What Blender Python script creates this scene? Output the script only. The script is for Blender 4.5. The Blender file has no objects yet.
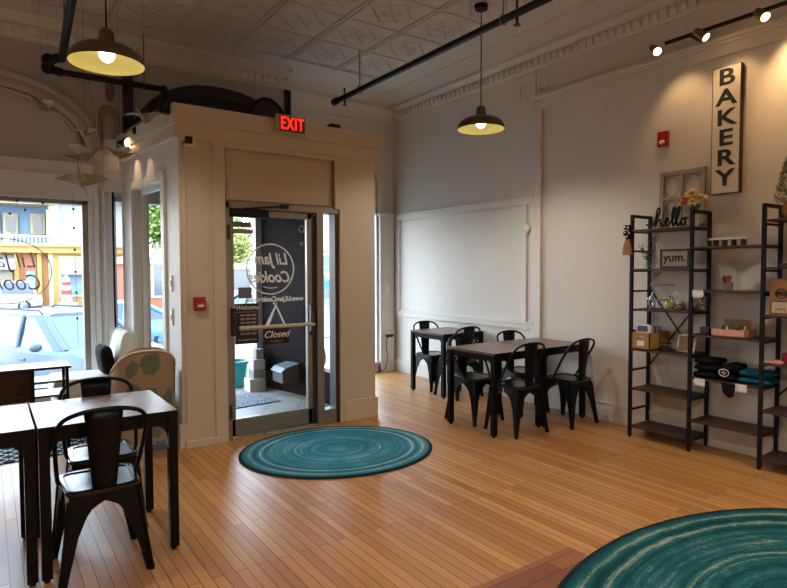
import bpy, bmesh, math, random
from mathutils import Vector, Matrix
random.seed(7)
PI = math.pi
sc = bpy.context.scene
COL = sc.collection

# ------------------------------------------------------------------ helpers
def lin(h):
    h = h.lstrip('#')
    v = [int(h[i:i+2], 16)/255 for i in (0, 2, 4)]
    return tuple((c/12.92 if c <= .04045 else ((c+.055)/1.055)**2.4) for c in v) + (1,)

class NB:
    """node building with operator overloading"""
    def __init__(s, name):
        s.m = bpy.data.materials.new(name); s.m.use_nodes = True
        s.t = s.m.node_tree; s.n = s.t.nodes; s.l = s.t.links
        s.b = s.n['Principled BSDF']; s.out = s.n['Material Output']
    def node(s, kind, **kw):
        n = s.n.new(kind)
        for k, v in kw.items():
            if k.startswith('i_'): n.inputs[k[2:].replace('_', ' ')].default_value = v
            else: setattr(n, k, v)
        return n
    def link(s, a, b):
        s.l.new(a.o if isinstance(a, V) else a, b)
    def math(s, op, *a):
        n = s.n.new('ShaderNodeMath'); n.operation = op
        for i, x in enumerate(a):
            if isinstance(x, V): s.l.new(x.o, n.inputs[i])
            else: n.inputs[i].default_value = x
        return V(s, n.outputs[0])
    def coords(s, kind='Object', scale=(1, 1, 1), rot=(0, 0, 0), loc=(0, 0, 0)):
        tc = s.n.new('ShaderNodeTexCoord'); mp = s.n.new('ShaderNodeMapping')
        s.l.new(tc.outputs[kind], mp.inputs[0])
        mp.inputs['Scale'].default_value = scale; mp.inputs['Rotation'].default_value = rot; mp.inputs['Location'].default_value = loc
        return mp.outputs[0]
    def xyz(s, c):
        n = s.n.new('ShaderNodeSeparateXYZ'); s.l.new(c, n.inputs[0])
        return [V(s, n.outputs[i]) for i in range(3)]
    def noise(s, c, scale, detail=3, rough=.55):
        n = s.node('ShaderNodeTexNoise'); n.inputs['Scale'].default_value = scale
        n.inputs['Detail'].default_value = detail; n.inputs['Roughness'].default_value = rough
        if c is not None: s.l.new(c, n.inputs['Vector'])
        return V(s, n.outputs[0])
    def ramp(s, f, stops, interp='LINEAR'):
        n = s.n.new('ShaderNodeValToRGB'); cr = n.color_ramp; cr.interpolation = interp
        while len(cr.elements) < len(stops): cr.elements.new(.5)
        for e, (p, c) in zip(cr.elements, stops): e.position = p; e.color = c
        s.l.new(f.o if isinstance(f, V) else f, n.inputs[0]); return n.outputs[0]
    def mix(s, f, a, b, blend='MIX'):
        n = s.n.new('ShaderNodeMix'); n.data_type = 'RGBA'; n.blend_type = blend
        for sock, x in ((n.inputs[0], f), (n.inputs[6], a), (n.inputs[7], b)):
            if isinstance(x, V): s.l.new(x.o, sock)
            elif hasattr(x, 'is_linked'): s.l.new(x, sock)
            else: sock.default_value = x
        return n.outputs[2]
    def base(s, x):
        if hasattr(x, 'is_linked'): s.l.new(x, s.b.inputs['Base Color'])
        else: s.b.inputs['Base Color'].default_value = x
    def bump(s, h, dist=.01, strength=1.0):
        n = s.n.new('ShaderNodeBump'); n.inputs['Distance'].default_value = dist; n.inputs['Strength'].default_value = strength
        s.l.new(h.o if isinstance(h, V) else h, n.inputs['Height']); s.l.new(n.outputs[0], s.b.inputs['Normal'])
    def set(s, **kw):
        for k, v in kw.items():
            s.b.inputs[{'rough': 'Roughness', 'metal': 'Metallic', 'spec': 'Specular IOR Level', 'coat': 'Coat Weight', 'coatr': 'Coat Roughness', 'ecol': 'Emission Color', 'estr': 'Emission Strength', 'trans': 'Transmission Weight', 'ior': 'IOR', 'sheen': 'Sheen Weight'}[k]].default_value = v
class V:
    def __init__(s, nb, o): s.nb = nb; s.o = o
    def __add__(s, x): return s.nb.math('ADD', s, x)
    def __sub__(s, x): return s.nb.math('SUBTRACT', s, x)
    def __rsub__(s, x): return s.nb.math('SUBTRACT', x, s)
    def __mul__(s, x): return s.nb.math('MULTIPLY', s, x)
    def __truediv__(s, x): return s.nb.math('DIVIDE', s, x)
    def fract(s): return s.nb.math('FRACT', s)
    def floor(s): return s.nb.math('FLOOR', s)
    def abs(s): return s.nb.math('ABSOLUTE', s)
    def sqrt(s): return s.nb.math('SQRT', s)
    def sin(s): return s.nb.math('SINE', s)
    def lt(s, x): return s.nb.math('LESS_THAN', s, x)
    def gt(s, x): return s.nb.math('GREATER_THAN', s, x)
    def max(s, x): return s.nb.math('MAXIMUM', s, x)
    def min(s, x): return s.nb.math('MINIMUM', s, x)
    def band(s, c, w):            # 1 at c falling to 0 at distance w
        return s.nb.math('MAXIMUM', 1.0 - (s - c).abs() / w, 0.0)

MATS = {}
def mat(name, col, rough=.5, metal=0., nscale=0, namt=.12, bump=0, spec=.5, coat=0, estr=0, ecol=None):
    if name in MATS: return MATS[name]
    nb = NB(name); c = lin(col) if isinstance(col, str) else tuple(col) + (1,)
    nb.set(rough=rough, metal=metal, spec=spec, coat=coat)
    if nscale:
        f = nb.noise(nb.coords(), nscale, 4)
        nb.base(nb.mix(f, tuple(x*(1-namt) for x in c[:3])+(1,), tuple(min(1, x*(1+namt)) for x in c[:3])+(1,)))
        if bump: nb.bump(f, bump)
    else: nb.base(c)
    if estr: nb.set(estr=estr, ecol=lin(ecol) if ecol else c)
    MATS[name] = nb.m; return nb.m

class MB:
    def __init__(s): s.v = []; s.f = []; s.mi = []; s.cur = 0; s.M = None
    def _add(s, vs, fs):
        b = len(s.v)
        if s.M is not None: vs = [s.M @ Vector(p) for p in vs]
        s.v += [tuple(p) for p in vs]
        s.f += [tuple(b+i for i in f) for f in fs]; s.mi += [s.cur]*len(fs)
        return s
    def box(s, x0, y0, z0, x1, y1, z1):
        v = [(x, y, z) for z in (z0, z1) for y in (y0, y1) for x in (x0, x1)]
        return s._add(v, [(0, 2, 3, 1), (4, 5, 7, 6), (0, 1, 5, 4), (2, 6, 7, 3), (0, 4, 6, 2), (1, 3, 7, 5)])
    def cbox(s, c, d, rz=0, rx=0, ry=0):
        o = s.M; m = Matrix.Translation(c) @ Matrix.Rotation(rz, 4, 'Z') @ Matrix.Rotation(ry, 4, 'Y') @ Matrix.Rotation(rx, 4, 'X')
        s.M = m if o is None else o @ m
        s.box(-d[0]/2, -d[1]/2, -d[2]/2, d[0]/2, d[1]/2, d[2]/2); s.M = o; return s
    def prism(s, poly, t0, t1, ax='y'):
        """poly in the plane across ax, extruded from t0 to t1"""
        def P(a, b, t): return {'y': (a, t, b), 'x': (t, a, b), 'z': (a, b, t)}[ax]
        n = len(poly); v = [P(a, b, t0) for a, b in poly] + [P(a, b, t1) for a, b in poly]
        f = [tuple(range(n-1, -1, -1)), tuple(range(n, 2*n))] + [(i, (i+1) % n, n+(i+1) % n, n+i) for i in range(n)]
        return s._add(v, f)
    def tube(s, pts, r, n=8, cap=True, flat=1.0):
        pts = [Vector(p) for p in pts]; k = len(pts); rs = r if isinstance(r, (list, tuple)) else [r]*k
        vs = []; u = None
        for i, p in enumerate(pts):
            t = (pts[min(i+1, k-1)] - pts[max(i-1, 0)]).normalized()
            if u is None:
                u = t.orthogonal().normalized()
            else:
                u = (u - t*u.dot(t)); u = u.normalized() if u.length > 1e-6 else t.orthogonal().normalized()
            w = t.cross(u)
            for j in range(n):
                a = 2*PI*j/n; vs.append(p + (u*math.cos(a) + w*math.sin(a)*flat)*rs[i])
        fs = [(i*n+j, i*n+(j+1) % n, (i+1)*n+(j+1) % n, (i+1)*n+j) for i in range(k-1) for j in range(n)]
        if cap: fs += [tuple(range(n-1, -1, -1)), tuple((k-1)*n+j for j in range(n))]
        return s._add(vs, fs)
    def lathe(s, prof, n=24, c=(0, 0, 0), sx=1., sy=1., cap=True):
        vs = []
        for r, z in prof:
            for j in range(n):
                a = 2*PI*j/n; vs.append((c[0]+r*math.cos(a)*sx, c[1]+r*math.sin(a)*sy, c[2]+z))
        k = len(prof)
        fs = [(i*n+j, i*n+(j+1) % n, (i+1)*n+(j+1) % n, (i+1)*n+j) for i in range(k-1) for j in range(n)]
        if cap:
            if prof[0][0] > 1e-5: fs.append(tuple(range(n-1, -1, -1)))
            if prof[-1][0] > 1e-5: fs.append(tuple((k-1)*n+j for j in range(n)))
        return s._add(vs, fs)
    def ball(s, c, r, nu=12, nv=8):
        rr = r if isinstance(r, (list, tuple)) else (r, r, r)
        vs = []; fs = []
        for i in range(nv+1):
            th = PI*i/nv
            for j in range(nu):
                a = 2*PI*j/nu
                vs.append((c[0]+rr[0]*math.sin(th)*math.cos(a), c[1]+rr[1]*math.sin(th)*math.sin(a), c[2]-rr[2]*math.cos(th)))
        fs = [(i*nu+j, i*nu+(j+1) % nu, (i+1)*nu+(j+1) % nu, (i+1)*nu+j) for i in range(nv) for j in range(nu)]
        return s._add(vs, fs)
    def grid(s, rows):
        """rows: list of equal-length point lists -> quad strip surface"""
        n = len(rows[0]); vs = [p for r in rows for p in r]
        fs = [(i*n+j, i*n+j+1, (i+1)*n+j+1, (i+1)*n+j) for i in range(len(rows)-1) for j in range(n-1)]
        return s._add(vs, fs)
    def loft(s, rings):
        n = len(rings[0]); vs = [p for r in rings for p in r]; k = len(rings)
        fs = [(i*n+j, i*n+(j+1) % n, (i+1)*n+(j+1) % n, (i+1)*n+j) for i in range(k-1) for j in range(n)]
        fs += [tuple(range(n-1, -1, -1)), tuple((k-1)*n+j for j in range(n))]
        return s._add(vs, fs)
    def build(s, name, mats, parent=None, smooth=0, bevel=0, solid=0, subd=0, loc=None, rz=0):
        me = bpy.data.meshes.new(name); me.from_pydata(s.v, [], s.f)
        for m in (mats if isinstance(mats, (list, tuple)) else [mats]): me.materials.append(m)
        me.polygons.foreach_set('material_index', s.mi)
        bm = bmesh.new(); bm.from_mesh(me)
        bmesh.ops.remove_doubles(bm, verts=bm.verts, dist=1e-5)
        bmesh.ops.recalc_face_normals(bm, faces=bm.faces); bm.to_mesh(me); bm.free()
        if smooth:
            me.polygons.foreach_set('use_smooth', [True]*len(me.polygons)); me.set_sharp_from_angle(angle=math.radians(smooth))
        o = bpy.data.objects.new(name, me); COL.objects.link(o)
        if solid:
            m = o.modifiers.new('solid', 'SOLIDIFY'); m.thickness = solid; m.offset = 0
        if subd:
            m = o.modifiers.new('subd', 'SUBSURF'); m.levels = subd; m.render_levels = subd
        if bevel:
            m = o.modifiers.new('bevel', 'BEVEL'); m.width = bevel; m.segments = 2; m.limit_method = 'ANGLE'; m.angle_limit = .6
        if parent: o.parent = parent
        if loc: o.location = loc
        if rz: o.rotation_euler = (0, 0, rz)
        return o

def thing(name, label, cat, loc=(0, 0, 0), rz=0, group=None):
    o = bpy.data.objects.new(name, None); COL.objects.link(o); o.empty_display_size = .1
    o.location = loc; o.rotation_euler = (0, 0, rz); o['label'] = label; o['category'] = cat
    if group: o['group'] = group
    return o
def tag(o, label, cat, group=None):
    o['label'] = label; o['category'] = cat
    if group: o['group'] = group
    return o
def struct(o): o['kind'] = 'structure'; return o
def dup(root, loc, rz, label, group=None):
    r = root.copy(); COL.objects.link(r); r.location = loc; r.rotation_euler = (0, 0, rz); r['label'] = label
    if group: r['group'] = group
    for ch in list(root.children):
        c = ch.copy(); COL.objects.link(c); c.parent = r
        for g in list(ch.children):
            d = g.copy(); COL.objects.link(d); d.parent = c
    return r
def text(name, body, m, parent, loc, size, rot=(0, 0, 0), ext=.001, off=0, sx=1., shear=0, spacing=1., align='CENTER'):
    cu = bpy.data.curves.new(name, 'FONT'); cu.body = body; cu.size = size; cu.extrude = ext; cu.offset = off
    cu.shear = shear; cu.space_character = spacing; cu.align_x = align; cu.align_y = 'CENTER'
    t = bpy.data.objects.new('tmp', cu); COL.objects.link(t); bpy.context.view_layer.update()
    me = bpy.data.meshes.new_from_object(t.evaluated_get(bpy.context.evaluated_depsgraph_get()))
    bpy.data.objects.remove(t); bpy.data.curves.remove(cu)
    R = Matrix.Translation(loc) @ (Matrix.Rotation(rot[2], 4, 'Z') @ Matrix.Rotation(rot[1], 4, 'Y') @ Matrix.Rotation(rot[0], 4, 'X')) @ Matrix.Diagonal((sx, 1, 1, 1))
    me.transform(R); me.materials.clear(); me.materials.append(m)
    if sx < 0: me.flip_normals()
    me.name = name
    o = bpy.data.objects.new(name, me); COL.objects.link(o)
    if parent: o.parent = parent
    return o
def smooth_path(pts, n=6):
    pts = [Vector(p) for p in pts]; out = []
    for i in range(len(pts)-1):
        p0, p1, p2, p3 = pts[max(i-1, 0)], pts[i], pts[i+1], pts[min(i+2, len(pts)-1)]
        for k in range(n):
            t = k/n
            out.append(.5*((2*p1) + (p2-p0)*t + (2*p0-5*p1+4*p2-p3)*t*t + (3*p1-p0-3*p2+p3)*t**3))
    return out + [pts[-1]]
def arc(cx, cz, a, b, t0, t1, n, ex=2.):
    out = []
    for i in range(n+1):
        t = t0+(t1-t0)*i/n; c, s_ = math.cos(t), math.sin(t)
        out.append((cx+a*math.copysign(abs(c)**(2/ex), c), cz+b*math.copysign(abs(s_)**(2/ex), s_)))
    return out

# ------------------------------------------------------------------ materials
def wall_mat(name, col, rough=.6):
    nb = NB(name); c = nb.coords(); f = nb.noise(c, 1.3, 5); g = nb.noise(c, 45, 3)
    k = lin(col); nb.base(nb.mix(f, tuple(x*.94 for x in k[:3])+(1,), tuple(min(1, x*1.05) for x in k[:3])+(1,)))
    nb.set(rough=rough, spec=.35); nb.bump(g, .0012); return nb.m
M_wall = wall_mat('wall_paint', '#d9d3c9'); M_wall2 = wall_mat('panel_paint', '#dedad2', .45)
M_trim = wall_mat('trim_paint', '#d8d2c8', .4); M_vest = wall_mat('vestibule_paint', '#c6b8a6', .5)
M_front = wall_mat('front_wall_paint', '#b5aeaa', .6); M_white = wall_mat('window_frame_paint', '#d5d4d4', .4)
M_plan = wall_mat('board_panel', '#c0b09a', .55); M_dark = mat('dark_wood', '#221b20', .4, nscale=6)
M_black = mat('black_metal', '#05060a', .36, .0, nscale=25, namt=.2, spec=.2)
M_blackm = mat('black_matte', '#0c0c0e', .55, spec=.3)
M_alu = mat('bronze_aluminium', '#8e857c', .38, .6, nscale=30, namt=.05)
M_aludark = mat('dark_bronze', '#3b332d', .4, .5)
M_chrome = mat('chrome', '#cfcfcf', .15, 1.)
M_whitep = mat('white_plastic', '#e5e1d8', .4)
M_red = mat('red_plastic', '#a3121c', .35)
M_navy = mat('navy_panel', '#06080f', .75, nscale=4, spec=.06)
M_paper = mat('paper', '#e9e4dc', .7); M_wink = mat('white_vinyl', '#f2f2f2', .5)

def glass_mat(name, tint=(1, 1, 1, 1), refl=.07):
    nb = NB(name); n = nb.n; n.remove(nb.b)
    tr = n.new('ShaderNodeBsdfTransparent'); tr.inputs[0].default_value = tint
    gl = n.new('ShaderNodeBsdfGlossy'); gl.inputs['Roughness'].default_value = .02
    fr = n.new('ShaderNodeLayerWeight'); fr.inputs[0].default_value = .25
    f = V(nb, fr.outputs['Facing']); f = nb.math('POWER', f, 3.) * .4 + refl
    mx = n.new('ShaderNodeMixShader'); nb.link(f, mx.inputs[0]); nb.l.new(tr.outputs[0], mx.inputs[1]); nb.l.new(gl.outputs[0], mx.inputs[2])
    nb.l.new(mx.outputs[0], nb.out.inputs[0]); return nb.m
M_glass = glass_mat('window_glass', (.97, .98, .98, 1), .015)
M_jar = glass_mat('jar_glass', (.93, .95, .94, 1), .08)

def floor_mat():
    nb = NB('oak_strip_floor'); c = nb.coords(rot=(0, 0, PI/2))
    br = nb.node('ShaderNodeTexBrick'); nb.l.new(c, br.inputs['Vector'])
    br.offset = .37; br.offset_frequency = 2
    for k, v in (('Scale', 1.), ('Brick Width', 1.35), ('Row Height', .056), ('Mortar Size', .0017), ('Mortar Smooth', .1), ('Bias', 0.)): br.inputs[k].default_value = v
    br.inputs['Color1'].default_value = lin('#dca968'); br.inputs['Color2'].default_value = lin('#bb844c'); br.inputs['Mortar'].default_value = lin('#1c0d06')
    g = nb.noise(nb.coords(scale=(90, 2.6, 1)), 1.0, 4, .5)
    w = nb.noise(nb.coords(), .9, 4)
    col = nb.mix(g, br.outputs[0], nb.mix(.5, br.outputs[0], lin('#a26c3a'), 'MULTIPLY'))
    col = nb.mix(nb.math('MULTIPLY', w, .55), col, nb.mix(.5, col, lin('#c8955c'), 'SOFT_LIGHT'))
    nb.base(col)
    r = nb.math('MULTIPLY_ADD', w, .22, .24); nb.link(r, nb.b.inputs['Roughness']); nb.set(spec=.55)
    h = V(nb, br.outputs[1]) * -1.0 + g * .25; nb.bump(h, .0015); return nb.m
M_floor = floor_mat()
def tin_mat():
    nb = NB('pressed_tin'); x, y, z = nb.xyz(nb.coords())
    u = ((x - 2.17)/.6).fract() - .5; v = ((y - 4.69)/.6).fract() - .5
    au, av = u.abs(), v.abs(); d = au + av; r = (u*u + v*v).sqrt(); k = au.max(av)
    nz = nb.noise(nb.coords(), 26, 3, .6)
    h = d.band(.36, .03)*.8 + (au-av).band(0., .03)*(r.lt(.33))*.9 + r.band(.12, .03)*.7 + k.band(.43, .02)*.5 + k.band(.5, .03)*1.2
    h = h + nz * (d.lt(.62)) * (d.gt(.1)) * 1.6
    inside = x.lt(3.97) * y.lt(5.95) * x.gt(-2.2)
    h = h * inside + (1.0 - inside)*.5
    f = nb.noise(nb.coords(), 2., 4)
    nb.base(nb.mix(f, lin('#c9c2b9'), lin('#d8d2c9'))); nb.set(rough=.5, spec=.4); nb.bump(h, .016, 1.); return nb.m
M_tin = tin_mat()
def wood_mat(name, c1, c2, rough=.4, sc_=(3, 60, 60), coat=0):
    nb = NB(name); f = nb.noise(nb.coords(scale=sc_), 1., 5, .6)
    nb.base(nb.mix(f, lin(c1), lin(c2))); nb.set(rough=rough, coat=coat); nb.bump(f, .0008); return nb.m
M_top = wood_mat('brown_laminate', '#80604c', '#5c4236', .3, (50, 3, 3))
M_shelfw = wood_mat('rustic_board', '#4a332a', '#2c1d18', .5, (40, 2.5, 3))
M_greyw = wood_mat('weathered_wood', '#8f8375', '#b7ac9d', .7, (40, 40, 3))
M_boxw = wood_mat('pale_box_wood', '#b98d55', '#a47743', .5, (4, 4, 40))
M_console = wood_mat('dark_console_wood', '#38221a', '#24140f', .22, (3, 40, 40))
M_seatm = mat('black_gloss_paint', '#101319', .25, .0, nscale=14, namt=.25, spec=.7)

def rug_mat(name, a, b, c0='#0d4450', c1='#17596a', c2='#2b6f7c', c3='#6e8d8c', c4='#a3a596'):
    nb = NB(name); c = nb.coords(); x, y, z = nb.xyz(c)
    X, Y = x/a, y/b
    r = (X*X + Y*Y).sqrt()
    n1 = nb.noise(c, 5, 3); n2 = nb.noise(c, 60, 2)
    ring = (r*(a/.021)).floor()*(.021/a)                       # one braid
    wn = nb.node('ShaderNodeTexNoise', noise_dimensions='1D'); wn.inputs['Scale'].default_value = 17; wn.inputs['Detail'].default_value = 3
    nb.link(ring + n1*.05, wn.inputs['W'])
    f = V(nb, wn.outputs[0]) + (n2-.5)*.28
    th = nb.noise(c, 2.2, 4)
    f = f*.8 + .1 + (th-.5)*.5
    col = nb.ramp(f, [(.28, lin(c0)), (.44, lin(c1)), (.55, lin(c2)), (.66, lin(c3)), (.78, lin(c4))])
    edge = r.gt(.965)
    nb.base(nb.mix(edge, col, lin('#0c2c30'))); nb.set(rough=.9, spec=.15)
    ridge = (r*(a/.021)).fract(); ridge = (ridge-.5).abs()*-2. + n2*.6
    nb.bump(ridge, .004); return nb.m
def trellis_mat():
    nb = NB('black_trellis_weave'); x, y, z = nb.xyz(nb.coords())
    u = x*(1/.13); v = y*(1/.13)
    s1 = ((u + v)*PI); s2 = ((u - v)*PI)
    w = (v*2*PI).sin()*.18
    a = ((u + w).fract() - .5).abs(); b = ((u + .5 - w).fract()-.5).abs()
    line = a.lt(.06).max(b.lt(.06))
    n = nb.noise(nb.coords(), 90, 2)
    nb.base(nb.mix(line, lin('#1b1d22'), lin('#b9b6ae'))); nb.set(rough=.95, spec=.1); nb.bump(n, .004); return nb.m
def fabric(name, c1, c2, sc_=120):
    nb = NB(name); n = nb.noise(nb.coords(), sc_, 2); nb.base(nb.mix(n, lin(c1), lin(c2))); nb.set(rough=.9, spec=.2); nb.bump(n, .002); return nb.m
M_cream = fabric('cream_upholstery', '#cfc7b8', '#ded8cb'); M_pillow = fabric('black_velvet', '#0b0b0e', '#17171b')
M_piping = fabric('piping', '#d8d0bf', '#e4ddcf')
def motif_mat():
    nb = NB('turtle_print_fabric'); c = nb.coords(scale=(1, 1, .72))
    vo = nb.node('ShaderNodeTexVoronoi', feature='F1'); vo.inputs['Scale'].default_value = 6.2; vo.inputs['Randomness'].default_value = .4
    nb.l.new(c, vo.inputs['Vector']); d = V(nb, vo.outputs['Distance'])
    d = d + (nb.noise(c, 14, 3)-.5)*.45
    n = nb.noise(nb.coords(), 120, 2); n3 = nb.noise(c, 30, 2)
    f = d.lt(.42)
    inner = nb.mix(n3, lin('#4f5a4c'), lin('#707864'))
    nb.base(nb.mix(f, nb.mix(n, lin('#8d7860'), lin('#9d876c')), inner)); nb.set(rough=.9, spec=.2); nb.bump(n, .002); return nb.m
M_motif = motif_mat()
M_kraft = mat('kraft_paper', '#8f6238', .7, nscale=12, namt=.12)
M_leaf = mat('sage_leaf', '#5b6b57', .7, nscale=40, namt=.3); M_leaf2 = mat('topiary_leaf', '#7c7d4c', .7, nscale=40, namt=.3)
M_orig = mat('origami_paper', '#8d826c', .7, nscale=9, namt=.12)
M_pink = mat('pink_card', '#d69a86', .6)
M_blackf = fabric('black_jersey', '#08080a', '#101013'); M_tealf = fabric('teal_jersey', '#0e4f68', '#1a6480')

# ------------------------------------------------------------------ camera
cam_d = bpy.data.cameras.new('camera'); cam = bpy.data.objects.new('camera', cam_d); COL.objects.link(cam)
yaw, pitch, roll = .610114815, -.0397980484, -.00296455277
fw = Vector((math.sin(yaw)*math.cos(pitch), math.cos(yaw)*math.cos(pitch), math.sin(pitch)))
rt = fw.cross(Vector((0, 0, 1))).normalized(); up = rt.cross(fw)
r2 = rt*math.cos(roll) + up*math.sin(roll); u2 = -rt*math.sin(roll) + up*math.cos(roll)
cam.matrix_world = Matrix(((r2.x, u2.x, -fw.x, 0), (r2.y, u2.y, -fw.y, 0), (r2.z, u2.z, -fw.z, 1.45), (0, 0, 0, 1)))
cam_d.sensor_width = 36; cam_d.lens = 582.24/787*36; cam_d.clip_end = 500
sc.camera = cam
XR, YF, YB, YU, ZC = 4.87, 4.83, 6.95, 6.4, 3.77
XL, YN = -2.6, -3.2

# ------------------------------------------------------------------ room shell
m = MB().box(XL-.1, YN-.1, -.12, 5.0, YB+.05, 0); struct(m.build('floor', M_floor))
m = MB(); m.box(XL-.15, YN-.15, ZC, 5.05, YB+.2, ZC+.2)
for k in range(-7, 3):
    x = 2.17+.6*k
    if x < XL or x > 3.6: continue
    m.box(x-.034, YN, ZC-.012, x-.014, 5.93, ZC+.01); m.box(x+.014, YN, ZC-.012, x+.034, 5.93, ZC+.01); m.box(x-.014, YN, ZC-.006, x+.014, 5.93, ZC+.01)
for k in range(-13, 3):
    y = 4.69+.6*k; m.box(XL, y-.007, ZC-.006, 3.97, y+.007, ZC+.01)
m.box(3.95, YN, ZC-.01, 3.985, 5.95, ZC+.01); m.box(XL, 5.93, ZC-.01, 3.985, 5.965, ZC+.01)
m.box(4.35, YN, ZC-.006, 4.37, YB, ZC+.01)
struct(m.build('ceiling', M_tin))
# walls: right, left, back
m = MB().box(XR, YN-.1, -.1, XR+.13, YB+.15, ZC+.1); struct(m.build('wall_right', M_wall))
m = MB().box(XL-.13, YN-.1, -.1, XL, YB+.1, ZC+.1); struct(m.build('wall_left', M_wall))
m = MB().box(XL, YN-.13, -.1, XR, YN, ZC+.1); struct(m.build('wall_back', M_wall))
# panel mouldings on the right wall
m = MB(); x = XR
for (y0, z0, y1, z1) in ((4.34, 2.17, YB, 2.23), (4.34, .80, YB, .86)): m.box(x-.022, y0, z0, x, y1, z1)
m.box(x-.028, 4.30, 2.225, x, YB, 2.26); m.box(x-.028, 4.30, .855, x, YB, .885)
m.box(x-.022, 4.40, .86, x, 4.47, 2.17); m.box(x-.022, 6.79, .86, x, YB, 2.17)
for (y0, z0, y1, z1) in ((4.47, 2.14, 6.79, 2.155), (4.47, .885, 6.79, .90), (4.47, .9, 4.485, 2.14), (6.775, .9, 6.79, 2.14)): m.box(x-.012, y0, z0, x, y1, z1)
struct(m.build('trim_1', M_trim, bevel=.004))
m = MB(); m.box(x-.035, 4.19, 0, x, 4.28, 3.17); m.box(x-.02, 4.28, .12, x, 4.345, 3.56)
struct(m.build('trim_2', M_trim, bevel=.005))
m = MB(); m.box(x-.03, YN, 3.15, x, 4.28, 3.26); m.box(x-.085, YN, 3.255, x, 4.28, 3.285); m.box(x-.05, YN, 3.235, x, 4.28, 3.257)
m.box(x-.018, 4.235, 3.285, x, 4.262, 3.58); m.box(x-.02, YN, 3.31, x, 4.235, 3.325)
struct(m.build('trim_3', M_trim, bevel=.004))
m = MB().box(x-.022, YN, 0, x, YB, .17); m.box(x-.03, YN, .165, x, YB, .185); struct(m.build('baseboard_right', M_trim, bevel=.004))
# cornices with rib course
def cornice(mb, L, place):
    prof = [(0, -.20), (.02, -.20), (.02, -.185), (.045, -.17), (.045, -.08), (.10, -.04), (.13, -.03), (.13, 0), (0, 0)]
    place(mb, prof, 0, L)
    n = int(L/.083)
    for i in range(n):
        t = i*L/n; place(mb, [(.04, -.165), (.052, -.165), (.068, -.12), (.068, -.085), (.04, -.085)], t+.012, t+.012+.055)
m = MB(); cornice(m, YB-YN, lambda mb, p, a, b: mb.prism([(XR-q[0], ZC+q[1]) for q in p], YN+a, YN+b, 'y')); struct(m.build('trim_4', M_trim))
m = MB(); cornice(m, 2.95-XL, lambda mb, p, a, b: mb.prism([(YU-q[0]*1.25, ZC+q[1]) for q in p], XL+a, XL+b, 'x')); struct(m.build('trim_5', M_trim))
m = MB(); m.prism([(YB, 3.55), (YB-.03, 3.55), (YB-.05, 3.62), (YB-.12, 3.72), (YB-.12, ZC), (YB, ZC)], 2.95, XR, 'x'); struct(m.build('trim_6', M_trim))
# front wall, display bay right of the vestibule
m = MB(); m.box(2.95, YB, 2.30, XR, YB+.12, ZC+.1); m.box(2.95, YB, -.1, XR, YB+.12, .12); m.box(4.60, YB-.001, -.1, XR, YB+.12, 2.5); m.box(3.0, YB, .1, 3.15, YB+.12, 2.4)
struct(m.build('wall_front', M_wall))
m = MB(); m.box(4.60, YB-.05, 0, XR-.03, YB, 2.24); m.box(4.57, YB-.075, 2.235, XR-.03, YB, 2.275); m.box(4.60, YB-.06, 0, XR-.03, YB, .16)
m.prism(arc(4.0, 2.6, .62, .62, 0, PI, 20)+arc(4.0, 2.6, .57, .57, PI, 0, 20), YB-.03, YB, 'y'); m.box(4.57, YB-.03, 2.28, 4.62, YB, 2.6)
struct(m.build('trim_7', M_trim, bevel=.004))
w = struct(bpy.data.objects.new('window_1', None)); COL.objects.link(w)
m = MB(); m.box(3.15, YB, .12, 3.19, YB+.09, 2.3); m.box(4.56, YB, .12, 4.6, YB+.09, 2.3); m.box(3.15, YB, 2.26, 4.6, YB+.09, 2.3); m.box(3.15, YB-.03, .10, 4.6, YB+.09, .15)
m.build('window_frame', M_white, w); MB().box(3.19, YB+.04, .15, 4.56, YB+.046, 2.26).build('pane', M_glass, w)
# upper front wall over the left display window and the vestibule, with arched relief
m = MB(); m.box(XL, YU, 2.15, 2.95, YU+.14, ZC+.1); m.box(2.81, YU+.14, 2.7, 2.95, YB+.1, ZC+.1); m.box(XL, YU, -.1, .9, YU+.14, .32); m.box(XL, YU, .3, -1.75, YU+.14, 2.2)
struct(m.build('wall_upper', M_front))
m = MB()
for (a0, b0, wd, dp) in ((1.12, .78, .05, .07), (1.07, .73, .04, .05), (1.03, .69, .05, .075), (.96, .63, .03, .045)):
    m.prism(arc(-.15, 2.5, a0, b0, 0, PI, 40, 2.4)+arc(-.15, 2.5, a0-wd, b0-wd, PI, 0, 40, 2.4), YU-dp, YU, 'y')
m.box(XL, YU-.03, 2.50, .93, YU, 2.515); struct(m.build('trim_8', M_front, bevel=.004))
m = MB(); m.box(XL, YU-.035, 2.14, .91, YU, 2.36); m.box(XL, YU-.05, 2.35, .91, YU, 2.38); m.box(XL, YU-.02, 2.38, .91, YU, 2.5); struct(m.build('trim_9', M_white, bevel=.004))
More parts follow.
